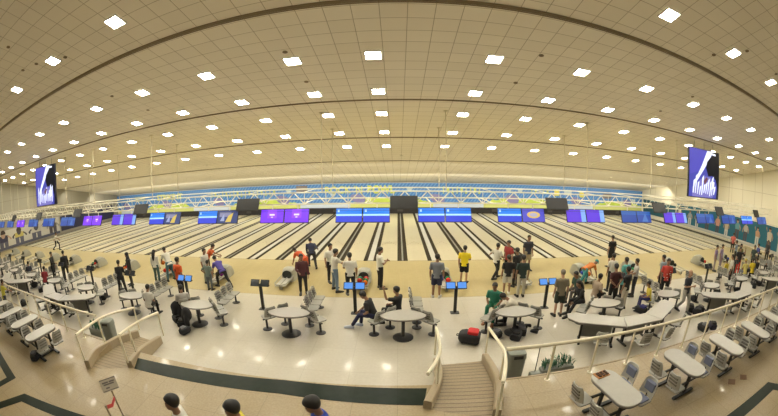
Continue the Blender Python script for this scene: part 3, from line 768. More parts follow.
# spectator counters: three worktops bent round the lanes side of three swing seats
def make_counter():
    t = thing('spectator_counter', 'x', 'counter', group='bent spectator counters')
    segs = [[(-2.28, .98), (-2.42, .66), (-2.22, .30), (-.82, -.42), (-.50, .22), (-1.95, .93)],
            [(-.80, -.43), (.80, -.43), (.50, .22), (-.48, .22)],
            [(.82, -.42), (2.22, .30), (2.42, .66), (2.28, .98), (1.95, .93), (.52, .22)]]
    for s in segs:
        o = MB().prism(s, .745, .775, ch=.008).build('worktop', M['tabletop'], t, 'auto')
        MB().prism([(x*.99, y*.99) for x, y in s], .70, .744).build('edge_band', M['edge'], o, 'auto')
    for (x, y, a) in ((-1.45, .28, -27), (0, -.05, 0), (1.45, .28, 27)):
        mx = Matrix.Translation((x, y, 0)) @ Matrix.Rotation(R(a), 4, 'Z')
        MB().box(-.5, .5, .10, .13, .12, .69, mx, ch=.005).build('modesty_panel', M['panelgrey'], t)
        for s in (-.55, .55):
            MB().box(s-.035, s+.035, -.06, .06, .05, .70, mx, ch=.01).box(s-.04, s+.04, -.28, .26, 0, .05, mx, ch=.01).build('leg', M['black'], t)
    for (x, y) in ((-1.75, -.42), (-.42, -.92), (.62, -.92), (1.85, -.35)):
        a = math.atan2(y-.35, x*.8)
        MB().box(-.03, .03, -.05, .62, .30, .35, Matrix.Translation((x, y, 0)) @ Matrix.Rotation(math.atan2(x*.35, 1.0), 4, 'Z'), ch=.006).box(x-.03, x+.03, y-.03, y+.03, .3, .41).build('seat_arm', M['black'], t)
        seat_shell(t, x, y, math.atan2(x*.35, 1.0)*1., nm='seat')
    return t
cnt = make_counter(); cntT = treeof(cnt)
for x, lab in ((7.45, 'bent grey spectator counter with swing seats just right of the central ramp'), (14.55, 'bent grey spectator counter, second to the right of the central ramp'),
               (21.65, 'bent grey spectator counter, third to the right of the central ramp'), (28.7, 'bent grey spectator counter, farthest right'),
               (-14.3, 'bent grey spectator counter just left of the left ramp'), (-21.4, 'bent grey spectator counter, second to the left of the left ramp'),
               (-28.5, 'bent grey spectator counter, third to the left of the left ramp'), (-35.6, 'bent grey spectator counter, farthest left')):
    place(cnt, cntT, (x, 7.62, 0), 0, lab)

# platform tables, each with four swing seats
def make_booth(blue):
    t = thing('oblong_table', 'x', 'table', group='oblong platform tables with four swing seats')
    MB().prism(rounded(.33, .66, .28, 8), .70, .735, ch=.008).build('tabletop', M['tabletop'], t, 'auto')
    MB().prism(rounded(.322, .652, .275, 8), .665, .699).build('edge_band', M['edge'], t, 'auto')
    MB().box(-.04, .04, -.36, -.28, .06, .68, ch=.01).box(-.04, .04, .28, .36, .06, .68, ch=.01).box(-.03, .03, -.34, .34, .62, .67).build('column', M['black'], t)
    for y in (-.32, .32): MB().box(-.42, .42, y-.05, y+.05, 0, .06, ch=.015).build('foot', M['black'], t)
    MB().box(-.04, .04, -.32, .32, .01, .06).build('base_bar', M['black'], t)
    for sx in (-1, 1):
        for y in (-.33, .33):
            MB().box(min(sx*.03, sx*.62), max(sx*.03, sx*.62), y-.025, y+.025, .34, .39, ch=.006).build('seat_arm', M['black'], t)
            seat_shell(t, sx*.58, y, sx*PI/2, blue=(sx > 0 and blue))
    return t
b1 = make_booth(True); b1T = treeof(b1); b0 = make_booth(False); b0T = treeof(b0)
PT = [(4.12, 4.22, 8, 'nearest to the central ramp, two blue padded seats'), (6.40, 4.32, 5, 'second from the central ramp on the right'), (8.47, 4.32, 3, 'third from the central ramp on the right'), (10.56, 4.32, 0, 'fourth from the central ramp on the right'),
      (12.5, 4.4, 0, 'fifth from the central ramp on the right'), (14.6, 4.4, 0, 'sixth from the central ramp on the right'), (16.7, 4.4, 0, 'seventh from the central ramp on the right')]
for q, (x, y, a, lab) in enumerate(PT): place(b1 if q < 2 else b0, b1T if q < 2 else b0T, (x, y, HP), R(a), 'white-topped oblong table with four swing seats, ' + lab)
for x, y, lab in ((-10.27, 4.28, 'nearest to the left ramp'), (-11.95, 4.4, 'second to the left of the left ramp'), (-13.7, 4.4, 'third to the left of the left ramp'), (-15.5, 4.4, 'fourth to the left of the left ramp')):
    place(b0, b0T, (x, y, HP), R(-3), 'white-topped oblong table with four swing seats, ' + lab)
# snack tray left on the nearest right table
tr_ = thing('snack_tray', 'orange tray of snacks on the far end of the table nearest the central ramp', 'tray', (4.02, 4.72, HP+.736), R(10))
MB().box(-.17, .17, -.11, .11, 0, .015, ch=.004).build('tray', cmat((.42, .18, .05), .6, 'paper'), tr_)
b = MB(); 
for i in range(9): b.box(-.13+.1*(i % 3), -.06+.1*(i % 3), -.085+.055*(i//3), -.04+.055*(i//3), .015, .045, ch=.008)
b.build('snacks', cmat((.10, .05, .03), .7, 'food'), tr_)

# ------------------------------------------------------------------ smaller things on the floor
def bin_(x, y, rz, label):
    t = thing('waste_bin', label, 'bin', (x, y, 0), rz, 'grey waste bins beside the ramps')
    rs = [[(px*s, py*s, z) for px, py in rounded(.22, .20, .08)] for s, z in ((.92, .12), (1.0, .62), (1.06, .66), (1.0, .80), (.6, .86))]
    MB().rings(rs).build('body', M['bin'], t, 'auto')
    MB().prism(rounded(.19, .17, .06), 0, .12).build('foot', M['black'], t)
    MB().box(-.12, .12, -.222, -.20, .68, .76).build('flap', M['darkmetal'], t)
bin_(2.82, 6.72, 0, 'grey waste bin on the lower floor just right of the central ramp')
bin_(-9.22, 6.75, R(15), 'grey waste bin on the lower floor just left of the left ramp')
def plant(x, y, w, seed, label):
    t = thing('potted_plant', label, 'plant', (x, y, 0)); rn = random.Random(seed)
    MB().box(-w/2, w/2, -.12, .12, 0, .26, ch=.015).build('trough', M['bin'], t)
    b = MB()
    for i in range(90):
        px = rn.uniform(-w/2+.03, w/2-.03); py = rn.uniform(-.09, .09); h = rn.uniform(.12, .34)*(1.1-abs(px)/w); a = rn.uniform(0, 2*PI); l = rn.uniform(.05, .09)
        dx, dy = math.cos(a)*l, math.sin(a)*l
        z = .26+h
        b.add([(px, py, .25), (px+dx*.6-dy*.3, py+dy*.6+dx*.3, z-.03), (px+dx*1.6, py+dy*1.6, z+.02), (px+dx*.6+dy*.3, py+dy*.6-dx*.3, z-.03)], [(0, 1, 2, 3)])
    b.build('foliage', M['leaf'], t)
plant(4.0, 6.6, .95, 1, 'green leafy plant trough on the lower floor right of the waste bin')
plant(-10.3, 6.9, .8, 2, 'green leafy plant trough on the lower floor left of the left ramp')
t = thing('dustpan', 'grey long-handled dustpan standing in front of the green plant trough', 'dustpan', (3.35, 6.5, 0))
MB().box(-.15, .15, -.10, .10, 0, .24, ch=.03).build('pan', M['bin'], t)
MB().tube([(0, .05, .2), (.03, .1, .98)], .012, 6).build('handle', M['black'], t); MB().tube([(-.04, .1, .98), (.1, .1, .98)], .018, 6).build('grip', M['black'], t)

def backpack(x, y, rz, c1, c2, label, s=1., lie=False, z=0.):
    t = thing('backpack', label, 'bag', (x, y, z), rz)
    mx = Matrix.Scale(s, 4) @ (Matrix.Translation((0, 0, .12)) @ Matrix.Rotation(-PI/2*.96, 4, 'X') @ Matrix.Translation((0, 0, -.0)) if lie else Matrix.Identity(4))
    rs = []
    for z_, k in ((.0, .80), (.05, .98), (.18, 1.0), (.34, .96), (.43, .80), (.47, .5)):
        rs.append([(px*k, py*k, z_) for px, py in rounded(.18, .12, .07)])
    MB().rings(rs, mx).build('pack', cmat(c1, .8), t, 'auto')
    MB().rings([[(px*k, py*k-.13, z_) for px, py in rounded(.13, .05, .03)] for z_, k in ((.05, .8), (.09, 1.), (.24, 1.), (.28, .8))], mx).build('pocket', cmat(c2, .8), t, 'auto')
    MB().tube([(-.05, 0, .45), (-.03, 0, .52), (.03, 0, .52), (.05, 0, .45)], .01, 6, mx).build('carry_loop', cmat((.02, .02, .02)), t)
    for q in (-1, 1): MB().tube([(q*.08, .1, .42), (q*.10, .19, .3), (q*.09, .17, .12), (q*.08, .1, .05)], .014, 6, mx).build('strap', cmat((.02, .02, .02)), t)
backpack(2.38, 8.62, R(70), (.015, .015, .017), (.50, .02, .02), 'black backpack with a red pocket lying at the head of the central ramp', 1.35, True)
BL = (.014, .014, .016); GR = (.10, .10, .11)
for a in ((3.05, 8.78, 40, BL, GR, 'black backpack under the left edge of the teardrop table with bags'), (3.45, 8.55, -30, BL, BL, 'plain black bag in front of the teardrop table with bags'),
          (3.95, 8.9, 70, BL, GR, 'small black bag right under the teardrop table with bags'), (-7.28, 8.62, 10, BL, BL, 'black bag standing left of the orange-shirted player\'s table'),
          (-6.95, 8.15, -20, BL, GR, 'black and grey backpack in front of the left table with jackets'), (-7.55, 8.95, 60, BL, BL, 'black backpack farthest left beside the table with jackets'),
          (11.9, 8.0, 20, BL, BL, 'black bag on the floor right of the walking man'), (12.4, 8.3, 80, BL, GR, 'black and grey bag by the second right counter'), (11.6, 8.5, -50, BL, BL, 'black bag farthest left of the pile by the second right counter'),
          (10.9, 6.75, 10, BL, GR, 'black bag against the platform railing below the walking man'), (11.35, 6.72, -35, (.012, .012, .03), BL, 'navy bag beside the black one below the railing'),
          (-13.0, 9.6, 30, BL, BL, 'black bag under the third teardrop table to the left'), (-17.5, 8.95, 30, BL, BL, 'black bag on the floor behind the second left counter'), (-16.9, 8.8, 80, BL, BL, 'black bag beside another behind the second left counter'),
          (9.3, 9.15, 20, BL, (.03, .03, .15), 'black bag with a blue pocket beside the yellow-shirted child'), 
          (-20.4, 8.95, 10, BL, BL, 'black bag leaning on the second left counter'), (-18.6, 8.75, 60, BL, GR, 'black and grey bag at the end of the second left counter'), (-17.9, 6.7, -20, BL, BL, 'black bag beside the platform railing, far left'),
          (19.5, 8.9, 30, BL, BL, 'black bag behind the third right counter'), (20.3, 9.0, -30, BL, GR, 'black and grey bag behind the third right counter'), (15.4, 9.4, 0, BL, BL, 'black bag between the right-hand benches'), (-15.2, 10.6, 20, BL, BL, 'black bag between the fourth and fifth tables left'),
          (17.2, 9.0, 10, BL, BL, 'black bag behind the far end of the second right counter'), (13.0, 9.3, 10, BL, BL, 'black bag on the floor left of the right-hand tables'), (-12.0, 3.65, 30, BL, GR, 'black bag on the platform at the second left table')):
    if a[0] == -12.0: a = (-10.3, 3.62)+a[2:5]+('black bag on the platform in front of the table nearest the left ramp',)
    backpack(a[0], a[1], R(a[2]), a[3], a[4], a[5], random.uniform(.85, 1.1), True, HP if a[1] < 6 else 0)
# shoes left under the table with bags
def shoe_pair(x, y, rz, c, label):
    for s in (-1, 1):
        o = shoe_mb(1.).build('shoe', cmat(c, .6), smooth='auto'); tag(o, '%s, the %s one' % (label, 'left' if s < 0 else 'right'), 'shoe', 'loose shoes on the floor', loc=(x+s*.07*math.cos(rz), y+s*.07*math.sin(rz), 0), rz=rz+s*.25)
def shoe_mb(k, mx=None):
    rs = []
    for y, w, h0 in ((-.09, .028, .06), (-.07, .036, .10), (-.02, .038, .10), (.04, .043, .075), (.11, .047, .055), (.16, .038, .04), (.18, .018, .03)):
        rs.append([(-w*k, y*k, 0), (-w*1.05*k, y*k, h0*.5*k), (-w*.6*k, y*k, h0*k), (w*.6*k, y*k, h0*k), (w*1.05*k, y*k, h0*.5*k), (w*k, y*k, 0)])
    return MB().rings(rs, mx)
shoe_pair(4.35, 9.05, R(60), (.02, .02, .02), 'black shoe on the floor right of the teardrop table with bags')
shoe_pair(4.2, 9.45, R(20), (.02, .02, .02), 'black shoe behind the teardrop table with bags')
shoe_pair(2.85, 10.0, R(-70), (.55, .52, .46), 'white shoe on the floor left of the teardrop table with bags')
# notice on its stand, with the belt post beside it
t = thing('notice_stand', 'white paper notice on a slim pole stand at the bottom left of the platform', 'sign', (-5.44, 3.44, HP), R(58))
MB().lathe([(.15, 0), (.15, .02), (.03, .04), (.022, .05), (.022, .82)], 16).build('post', M['brown'], t, 'auto')
mxs = Matrix.Translation((0, 0, .90)) @ Matrix.Rotation(R(-38), 4, 'X')
sgn = MB().box(-.20, .20, -.008, .008, -.13, .13, mxs).build('notice_board', cmat((.40, .35, .27), .5, 'paper'), t)
b = MB()
for z, w0, w1 in ((.05, -.15, .0), (.05, .02, .15), (.01, -.13, .13), (-.06, -.10, -.01)): b.box(w0, w1, -.0125, -.0085, z-.014, z+.014, mxs)
b.box(-.19, .19, -.011, -.0085, .105, .118, mxs).box(-.19, .19, -.011, -.0085, -.118, -.105, mxs)
b.build('printed_lines', cmat((.12, .10, .09), .5, 'paper'), t)
t2 = thing('belt_post', 'slim post joined by a red belt to the notice stand at the bottom left', 'barrier', (-4.93, 2.81, HP), 0)
MB().lathe([(.15, 0), (.15, .02), (.03, .04), (.022, .05), (.022, .92), (.03, .93), (.03, .97)], 16).build('post', M['brown'], t2, 'auto')
MB().rings([[(x, y, z+.04), (x+.006, y+.005, z+.04), (x+.006, y+.005, z-.04), (x, y, z-.04)] for x, y, z in ((0, 0, .92), (-.25, .31, .68), (-.49, .61, .60))]).build('red_belt', cmat((.45, .02, .02), .6), t2)
# ------------------------------------------------------------------ people
def rx(a): return Matrix.Rotation(a, 3, 'X')
ARMS = {'down': ((.045, -.02, -.28), (.05, .04, -.53)), 'forward': ((.04, .10, -.25), (-.03, .33, -.30)), 'behind': ((.09, -.10, -.24), (-.13, -.17, -.42)),
        'folded': ((.06, .06, -.27), (-.17, .25, -.20)), 'raised': ((.12, .18, .02), (.10, .26, .28)), 'hips': ((.20, -.07, -.20), (.03, .05, -.40)),
        'reach': ((.02, .22, -.17), (-.03, .45, -.27)), 'lap': ((.05, .05, -.27), (-.05, .27, -.33)), 'back': ((.06, -.14, -.24), (.09, -.33, -.42)),
        'out': ((.20, .05, -.18), (.38, .16, -.30)), 'phone': ((.05, .06, -.27), (-.10, .28, -.12)), 'hang': ((.02, .10, -.27), (.0, .16, -.52))}
LEGS = {'stand': (((.10, .015, .50), (.11, -.01, .085)),)*2, 'wide': (((.14, .02, .50), (.20, -.01, .085)),)*2,
        'walk': (((.095, .17, .53), (.095, .20, .10)), ((.10, .02, .50), (.10, -.26, .13))), 'run': (((.095, .30, .56), (.095, .26, .10)), ((.10, -.04, .50), (.10, -.40, .20))),
        'lunge': (((.12, .28, .48), (.12, .26, .085)), ((.12, -.14, .46), (.13, -.44, .14))),
        'sit': (((.12, .40, .50), (.12, .42, .085)),)*2, 'sitout': (((.14, .38, .50), (.13, .62, .10)), ((.12, .40, .50), (.12, .44, .085)))}
def fuse(name, mb, m, parent, vox, smooth=2):
    me = mb.mesh(name, m, True); o = bpy.data.objects.new(name, me); COL.objects.link(o); o.parent = parent
    r = o.modifiers.new('remesh', 'REMESH'); r.mode = 'VOXEL'; r.voxel_size = vox; r.use_smooth_shade = True
    if smooth: s = o.modifiers.new('smooth', 'SMOOTH'); s.iterations = smooth; s.factor = .5
    FUSE.append(o); return o
FUSE = []
def torso(mb, rows, B):
    """rows: (z above hip, half width, half depth, forward)"""
    rs = []
    for z, a, b, fy in rows:
        rs.append([tuple(B(Vector((a*math.cos(t)*(1 if abs(math.cos(t)) > .5 else 1), fy+b*math.sin(t), z)))) for t in [2*PI*i/16 for i in range(16)]])
    mb.rings(rs)
def person(label, x, y, face, h=1.72, z=0., legs='stand', lean=0, arms=('down', 'down'), top=(.8, .8, .8), sleeve='short', bottom=(.02, .02, .02), kind='trousers',
           shoes=(.03, .03, .03), hair='short', skin='skin', nod=0, turn=0, seat=.45, hairc='hair', pattern=None, swap=False):
    k = h/1.72; t = thing('person', label, 'person', (x, y, z), -R(face)); t.scale = (k*1.12, k*1.12, k)
    sit = legs in ('sit', 'sitout'); hipz = (seat+.075)/k if sit else .90 - (.10 if legs == 'lunge' else 0)
    H = Vector((0, 0, hipz)); Rl = rx(-R(lean))
    def B(v): return H + Rl @ Vector(v)
    sk = M[skin]
    NK = B((0, .0, .56)); HR = rx(-R(lean+nod)*.8) @ Matrix.Rotation(-R(turn), 3, 'Z'); HC = NK + HR @ Vector((0, .03, .138))
    body = MB()
    body.tube([B((0, 0, .46)), B((0, .0, .53)), HC + HR @ Vector((0, -.02, -.06))], [.075, .055, .052], 10)
    hr = []
    for zz, a, b, fy in ((-.118, .022, .028, .045), (-.108, .044, .052, .030), (-.08, .058, .070, .018), (-.04, .068, .084, .008), (0, .074, .094, 0), (.04, .076, .097, -.004), (.08, .066, .084, -.008), (.105, .045, .058, -.010), (.118, .015, .02, -.010)):
        hr.append([tuple(HC + HR @ Vector((a*math.cos(q), fy+b*math.sin(q), zz))) for q in [2*PI*i/14 for i in range(14)]])
    body.rings(hr)
    body.rings([[tuple(HC + HR @ Vector(p)) for p in r_] for r_ in ([(-.010, .085, .02), (.010, .085, .02), (.008, .075, .02), (-.008, .075, .02)], [(-.017, .090, -.035), (.017, .090, -.035), (.012, .07, -.035), (-.012, .07, -.035)], [(-.012, .112, -.025), (.012, .112, -.025), (.008, .07, -.03), (-.008, .07, -.03)])])
    for s in (-1, 1): body.ell(tuple(HC + HR @ Vector((s*.077, -.005, -.01))), (.010, .018, .030), 8, 6)
    torso(body, ((-.04, .13, .085, 0), (.10, .125, .08, 0), (.30, .14, .09, 0), (.44, .15, .085, 0), (.50, .08, .06, 0)), B)
    shirt = MB(); trousers = MB()
    if pattern == 'long': trows = ((-.34, .20, .15, .0),)
    else: trows = ()
    torso(shirt, trows+((-.10, .172, .128, 0), (.02, .160, .120, .0), (.14, .148, .112, .0), (.28, .168, .122, .005), (.40, .185, .118, 0), (.47, .168, .095, -.005), (.515, .085, .070, -.005)), B)
    hands = []
    AA = (arms[1], arms[0])     # index 0: left (-x) is arms[0]
    for s, nm in ((-1, arms[0]), (1, arms[1])):
        e, w_ = ARMS[nm]; S = B((s*.175, 0, .445)); E = S + Rl @ Vector((s*e[0], e[1], e[2]))
        if nm in ('hang', 'reach') and lean > 25: E = S + Vector((s*e[0], .04+e[1]*.5, e[2])); W_ = S + Vector((s*w_[0], .10+w_[1]*.6, w_[2]))
        else: W_ = S + Rl @ Vector((s*w_[0], w_[1], w_[2]))
        body.tube([B((s*.10, 0, .44)), S, S.lerp(E, .5), E, E.lerp(W_, .35), W_], [.045, .052, .046, .037, .039, .026], 10)
        if sleeve == 'long': shirt.tube([B((s*.09, 0, .43)), S, S.lerp(E, .5), E, E.lerp(W_, .35), E.lerp(W_, .97)], [.07, .070, .060, .052, .049, .040], 12)
        elif sleeve == 'short': shirt.tube([B((s*.09, 0, .43)), S, S.lerp(E, .45), S.lerp(E, .78)], [.07, .072, .066, .064], 12)
        d = (W_-E).normalized(); palm = W_ + d*.05
        side_ = Vector((s, 0, 0)); fl = (side_ - d*side_.dot(d)).normalized(); ac = d.cross(fl).normalized()
        mxp = Matrix((ac, fl, d)).transposed()
        body.ell(tuple(palm), (.038, .018, .052), 10, 6, rot=mxp)
        hands.append((palm, d, fl, ac, s))
    LG = LEGS[legs]
    if swap: LG = (LG[1], LG[0])
    for s, (kn, an) in ((-1, LG[0]), (1, LG[1])):
        hp = Vector((s*.09, 0, hipz)); K_ = Vector((s*kn[0], kn[1], hipz if sit else kn[2])); A = Vector((s*an[0], an[1], an[2]))
        body.tube([hp, hp.lerp(K_, .5), K_, K_.lerp(A, .3), A], [.072, .062, .047, .048, .034], 10)
        fd = Vector((s*.15, 1, 0)).normalized(); body.ell(tuple(A + fd*.05 - Vector((0, 0, .035))), (.036, .10, .035), 10, 6, rot=Matrix.Rotation(-s*.15, 3, 'Z'))
        if kind == 'trousers': trousers.tube([hp+Vector((0, 0, .03)), hp.lerp(K_, .45), K_, K_.lerp(A, .4), A.lerp(K_, .04)], [.098, .088, .068, .062, .054], 12)
        else: trousers.tube([hp+Vector((0, 0, .03)), hp.lerp(K_, .5), hp.lerp(K_, .97)], [.100, .096, .088], 12)
        mx = Matrix.Translation(A - Vector((0, 0, .085))) @ Matrix.Rotation(-s*.15, 4, 'Z')
        shoe_mb(1.12, mx @ Matrix.Translation((0, .04, 0))).build('shoe', cmat(shoes, .6), t, 'auto')
    torso(trousers, ((-.13, .12, .10, 0), (-.06, .165, .122, 0), (.04, .155, .115, 0), (.08, .145, .105, 0)), (lambda v: H + Vector(v)) if not sit else (lambda v: H + Vector((v[0], v[1], v[2]))))
    b = fuse('body', body, sk, t, .017, 1)
    fuse('shirt', shirt, cmat(top), t, .022, 3); fuse(kind, trousers, cmat(bottom), t, .022, 3)
    fg = MB()
    for palm, d, fl, ac, s in hands:
        inw = -fl*1.0
        for i, (o_, ln) in enumerate(((-.027, .070), (-.009, .080), (.009, .076), (.026, .060))):
            r0 = palm + d*.035 + ac*o_; r1 = r0 + d*ln*.5 + inw*.006; r2 = r1 + d*ln*.35 + inw*.022; fg.tube([r0, r1, r2], [.0095, .0085, .0065], 6)
        th = palm + ac*.034 - d*.015; fg.tube([th, th + ac*.028 + d*.030, th + ac*.032 + d*.062 + inw*.01], [.012, .010, .008], 6)
    HANDS.append((b, fg))
    for s in (-1, 1): MB().ell(tuple(HC + HR @ Vector((s*.031, .083, .012))), (.012, .008, .007), 8, 5).build('eye', M['eye'], t, True)
    MB().ell(tuple(HC + HR @ Vector((0, .088, -.062))), (.023, .008, .007), 8, 5).build('mouth', M['mouth'], t, True)
    hb = MB()
    HP_ = ((-.118, .022, .028, .030), (-.108, .044, .052, .020), (-.08, .058, .070, .012), (-.04, .068, .084, .008), (0, .074, .094, 0), (.04, .076, .097, -.004), (.08, .066, .084, -.008), (.105, .045, .058, -.010), (.122, .010, .014, -.010))
    def hrad(z_):
        for (z0, a0, b0, f0), (z1, a1, b1, f1) in zip(HP_, HP_[1:]):
            if z0 <= z_ <= z1: u = (z_-z0)/(z1-z0); return a0+(a1-a0)*u, b0+(b1-b0)*u, f0+(f1-f0)*u
        return HP_[-1][1:] if z_ > 0 else HP_[0][1:]
    def cap(g, back, sidez, front, top=.0):
        rs = []
        for r_ in range(7):
            u = r_/6; ring = []
            for i in range(20):
                q = 2*PI*i/20; sy = math.sin(q)
                zl = sidez + (front-sidez)*max(0, sy)**.8 + (back-sidez)*max(0, -sy)**.8
                z_ = zl + (.118-zl)*u; a, b_, f_ = hrad(z_); gg = g*(.55 if r_ == 0 else 1)
                ring.append(tuple(HC + HR @ Vector(((a+gg)*math.cos(q), f_+(b_+gg)*sy, z_+(g+top)*u**2))))
            rs.append(ring)
        hb.rings(rs)
    if hair in ('short', 'bun', 'long', 'child', 'puffy'):
        cap(.022 if hair == 'puffy' else .012, -.07, -.015, .062)
        if hair == 'bun': hb.ell(tuple(HC + HR @ Vector((0, -.10, .07))), (.04, .04, .04), 10, 6)
        if hair == 'long': hb.tube([HC + HR @ Vector((0, -.055, .04)), HC + HR @ Vector((0, -.10, -.06)), B((0, -.10, .45)), B((0, -.125, .28))], [.075, .082, .080, .035], 12)
    elif hair == 'cropped': cap(.006, -.05, .0, .07)
    elif hair == 'cap':
        cap(.014, -.02, .02, .035)
        hb.ell(tuple(HC + HR @ Vector((0, .12, .045))), (.065, .06, .008), 12, 5)
    elif hair == 'scarf':
        cap(.018, -.10, -.09, .055)
        hb.tube([HC + HR @ Vector((0, -.03, -.03)), B((0, -.01, .50)), B((0, .0, .38))], [.085, .10, .15], 12)
    hb.build('headscarf' if hair == 'scarf' else ('cap' if hair == 'cap' else 'hair'), cmat(hairc) if isinstance(hairc, tuple) else M[hairc], t, True) if hb.v else None
    if pattern == 'number':
        text_obj('8', .17, cmat((.03, .02, .02)), t, tuple(B((0, -.135, .30))), (PI/2, 0, 0), 'shirt_number', .004)
    if pattern == 'floral':
        rn = random.Random(3); pm = MB()
        for i in range(26):
            q = rn.uniform(0, 2*PI); zz = rn.uniform(-.05, .40); pm.ell(tuple(B((.172*math.cos(q), .122*math.sin(q), zz))), (.026, .026, .02), 6, 4)
        pm.build('shirt_flowers', cmat((.60, .42, .34)), t, kind='stuff')
    return t
HANDS = []
M_ = dict
W_, K_, NV, GY = (.62, .60, .53), (.013, .013, .014), (.02, .025, .06), (.17, .18, .20)
def PPL():
    p = person
    # foreground, heads and shoulders at the bottom edge
    p('person in a white T-shirt at the bottom edge, farthest left of the three walking past', -3.0, 2.92, -125, 1.72, HP, 'walk', 5, top=(.70, .68, .62), bottom=NV, nod=-14, hair='puffy')
    p('person in a yellow T-shirt at the bottom edge, middle of the three walking past', -2.05, 3.12, -122, 1.72, HP, 'walk', 6, top=(.72, .62, .06), bottom=K_, nod=-4, hair='puffy', swap=True)
    p('person in a blue football shirt at the bottom edge, farthest right of the three', -1.0, 3.47, -122, 1.72, HP, 'walk', 5, top=(.03, .07, .42), bottom=K_, nod=12, hair='puffy')
    # centre left lanes
    p('person in navy top and black trousers leaning towards the lanes with a ball', -4.32, 16.3, -20, 1.70, 0, 'lunge', 38, ('hang', 'back'), top=NV, sleeve='long', nod=5)
    p('person in an orange-red shirt bent low behind the ball return', -4.35, 15.0, -60, 1.62, 0, 'wide', 62, ('hang', 'hang'), top=(.62, .10, .03), bottom=(.62, .10, .03), kind='shorts', pattern=None)
    p('person in maroon shirt and black trousers standing right of an orange-clad bowler', -3.80, 12.63, 160, 1.68, 0, arms=('down', 'forward'), top=(.075, .02, .025), sleeve='long', bottom=K_)
    p('person in a white T-shirt half hidden behind the man in blue jeans', -2.92, 14.15, 140, 1.76, 0, top=W_, bottom=K_)
    p('person in a white T-shirt and light blue jeans reaching to the right', -2.55, 13.05, 60, 1.78, 0, 'wide', 4, ('down', 'reach'), top=(.58, .55, .47), bottom=(.14, .20, .27))
    p('person in white T-shirt and black trousers just behind the lit blue touchscreens', -1.85, 12.62, -10, 1.74, 0, arms=('forward', 'down'), top=W_, bottom=K_, shoes=(.1, .09, .08))
    p('person in a cream T-shirt and black trousers with folded arms facing right', -.73, 13.38, 70, 1.78, 0, arms=('folded', 'folded'), top=(.68, .66, .56), bottom=K_, shoes=(.12, .10, .08))
    p('person in grey T-shirt and dark shorts waiting beside the ball return', 1.48, 12.35, 10, 1.75, 0, arms=('down', 'down'), top=GY, bottom=NV, kind='shorts', shoes=(.5, .5, .48))
    p('person in bright yellow T-shirt and black shorts facing the lanes', 2.86, 13.98, 20, 1.68, 0, arms=('down', 'forward'), top=(.80, .62, .015), bottom=K_, kind='shorts', skin='skinlight')
    p('person in black seated at the middle table raising one hand', -.02, 9.98, -60, 1.70, 0, 'sit', 0, ('raised', 'lap'), top=K_, bottom=K_)
    p('person in black top and navy trousers seated sideways left of the middle table', -.74, 9.66, -75, 1.70, 0, 'sitout', 22, ('lap', 'reach'), top=K_, bottom=(.02, .022, .07), shoes=(.45, .5, .6), nod=15)
    # centre right group
    p('person in white T-shirt and black trousers left of the group in black, arm swung out', 4.43, 14.39, 60, 1.68, 0, 'walk', 3, ('out', 'forward'), top=W_, bottom=K_)
    p('person in a red shirt half hidden in the group right of the centre', 5.12, 14.75, -120, 1.72, 0, top=(.30, .03, .03), bottom=K_)
    p('person in black top and pale shorts seen from behind in the central right group', 4.37, 12.47, 5, 1.64, 0, top=K_, bottom=(.52, .49, .40), kind='shorts', shoes=W_)
    p('person all in black standing just behind the one in pale shorts', 5.03, 13.3, -30, 1.72, 0, top=K_, bottom=K_)
    p('person in dark green shirt and pale trousers seen from behind by the ball return', 4.86, 12.1, 5, 1.72, 0, top=(.02, .035, .03), bottom=(.48, .44, .34))
    p('person in navy T-shirt and khaki shorts standing out on the approach facing the camera', 6.44, 15.55, 170, 1.80, 0, top=(.03, .032, .05), bottom=(.36, .30, .19), kind='shorts', arms=('down', 'down'), hair='cropped')
    p('person in green medical scrubs seated left of the table with bags', 3.25, 10.35, -150, 1.72, 0, 'sitout', 12, ('lap', 'lap'), top=(.03, .20, .13), bottom=(.02, .16, .09), shoes=(.3, .12, .06))
    p('person in a cream shirt bending forward at the table with bags', 3.95, 9.72, -78, 1.70, 0, 'sit', 48, ('reach', 'lap'), top=(.60, .56, .46), sleeve='long', bottom=K_, nod=10)
    p('person in olive-brown T-shirt and dark green shorts standing with back turned', 5.61, 10.05, 5, 1.72, 0, arms=('down', 'down'), top=(.17, .145, .10), bottom=(.03, .04, .03), kind='shorts', hair='cropped', hairc='hairgrey', skin='skinlight')
    p('person in dark green shirt seated left of the one in black', 6.98, 11.1, -100, 1.68, 0, 'sit', 15, ('lap', 'lap'), top=(.03, .07, .05), bottom=(.1, .09, .08))
    p('person all in black seated bent forward left of the second table to the right', 6.58, 10.1, -100, 1.70, 0, 'sitout', 18, ('reach', 'lap'), top=K_, bottom=K_, sleeve='long', hair='long')
    p('person in orange and teal bending low over the ball return', 8.35, 12.9, 80, 1.66, 0, 'lunge', 68, ('hang', 'hang'), top=(.50, .16, .03), bottom=(.04, .22, .22), hair='cap', hairc=(.04, .25, .27))
    p('person in a tan shirt seated right of the one in black', 7.46, 10.5, 80, 1.70, 0, 'sit', 10, ('lap', 'lap'), top=(.33, .25, .18), bottom=K_)
    p('person in maroon T-shirt with hands clasped behind the back', 8.22, 10.30, 0, 1.74, 0, arms=('behind', 'behind'), top=(.065, .02, .02), bottom=K_, hair='short')
    p('person in black shirt and pale trousers right of the maroon-shirted one', 8.62, 9.95, -20, 1.70, 0, top=K_, bottom=(.55, .50, .40))
    p('person in a white T-shirt behind the maroon-shirted one', 9.25, 11.9, 10, 1.70, 0, top=W_, bottom=K_)
    p('person in a long teal shirt and dark trousers standing right of the group', 9.45, 11.15, -10, 1.72, 0, top=(.10, .36, .33), bottom=(.03, .04, .04), pattern='long')
    p('person in white and dark clothes standing right of the teal shirt', 10.04, 11.06, -60, 1.66, 0, arms=('forward', 'lap'), top=(.45, .42, .38), bottom=(.03, .03, .04))
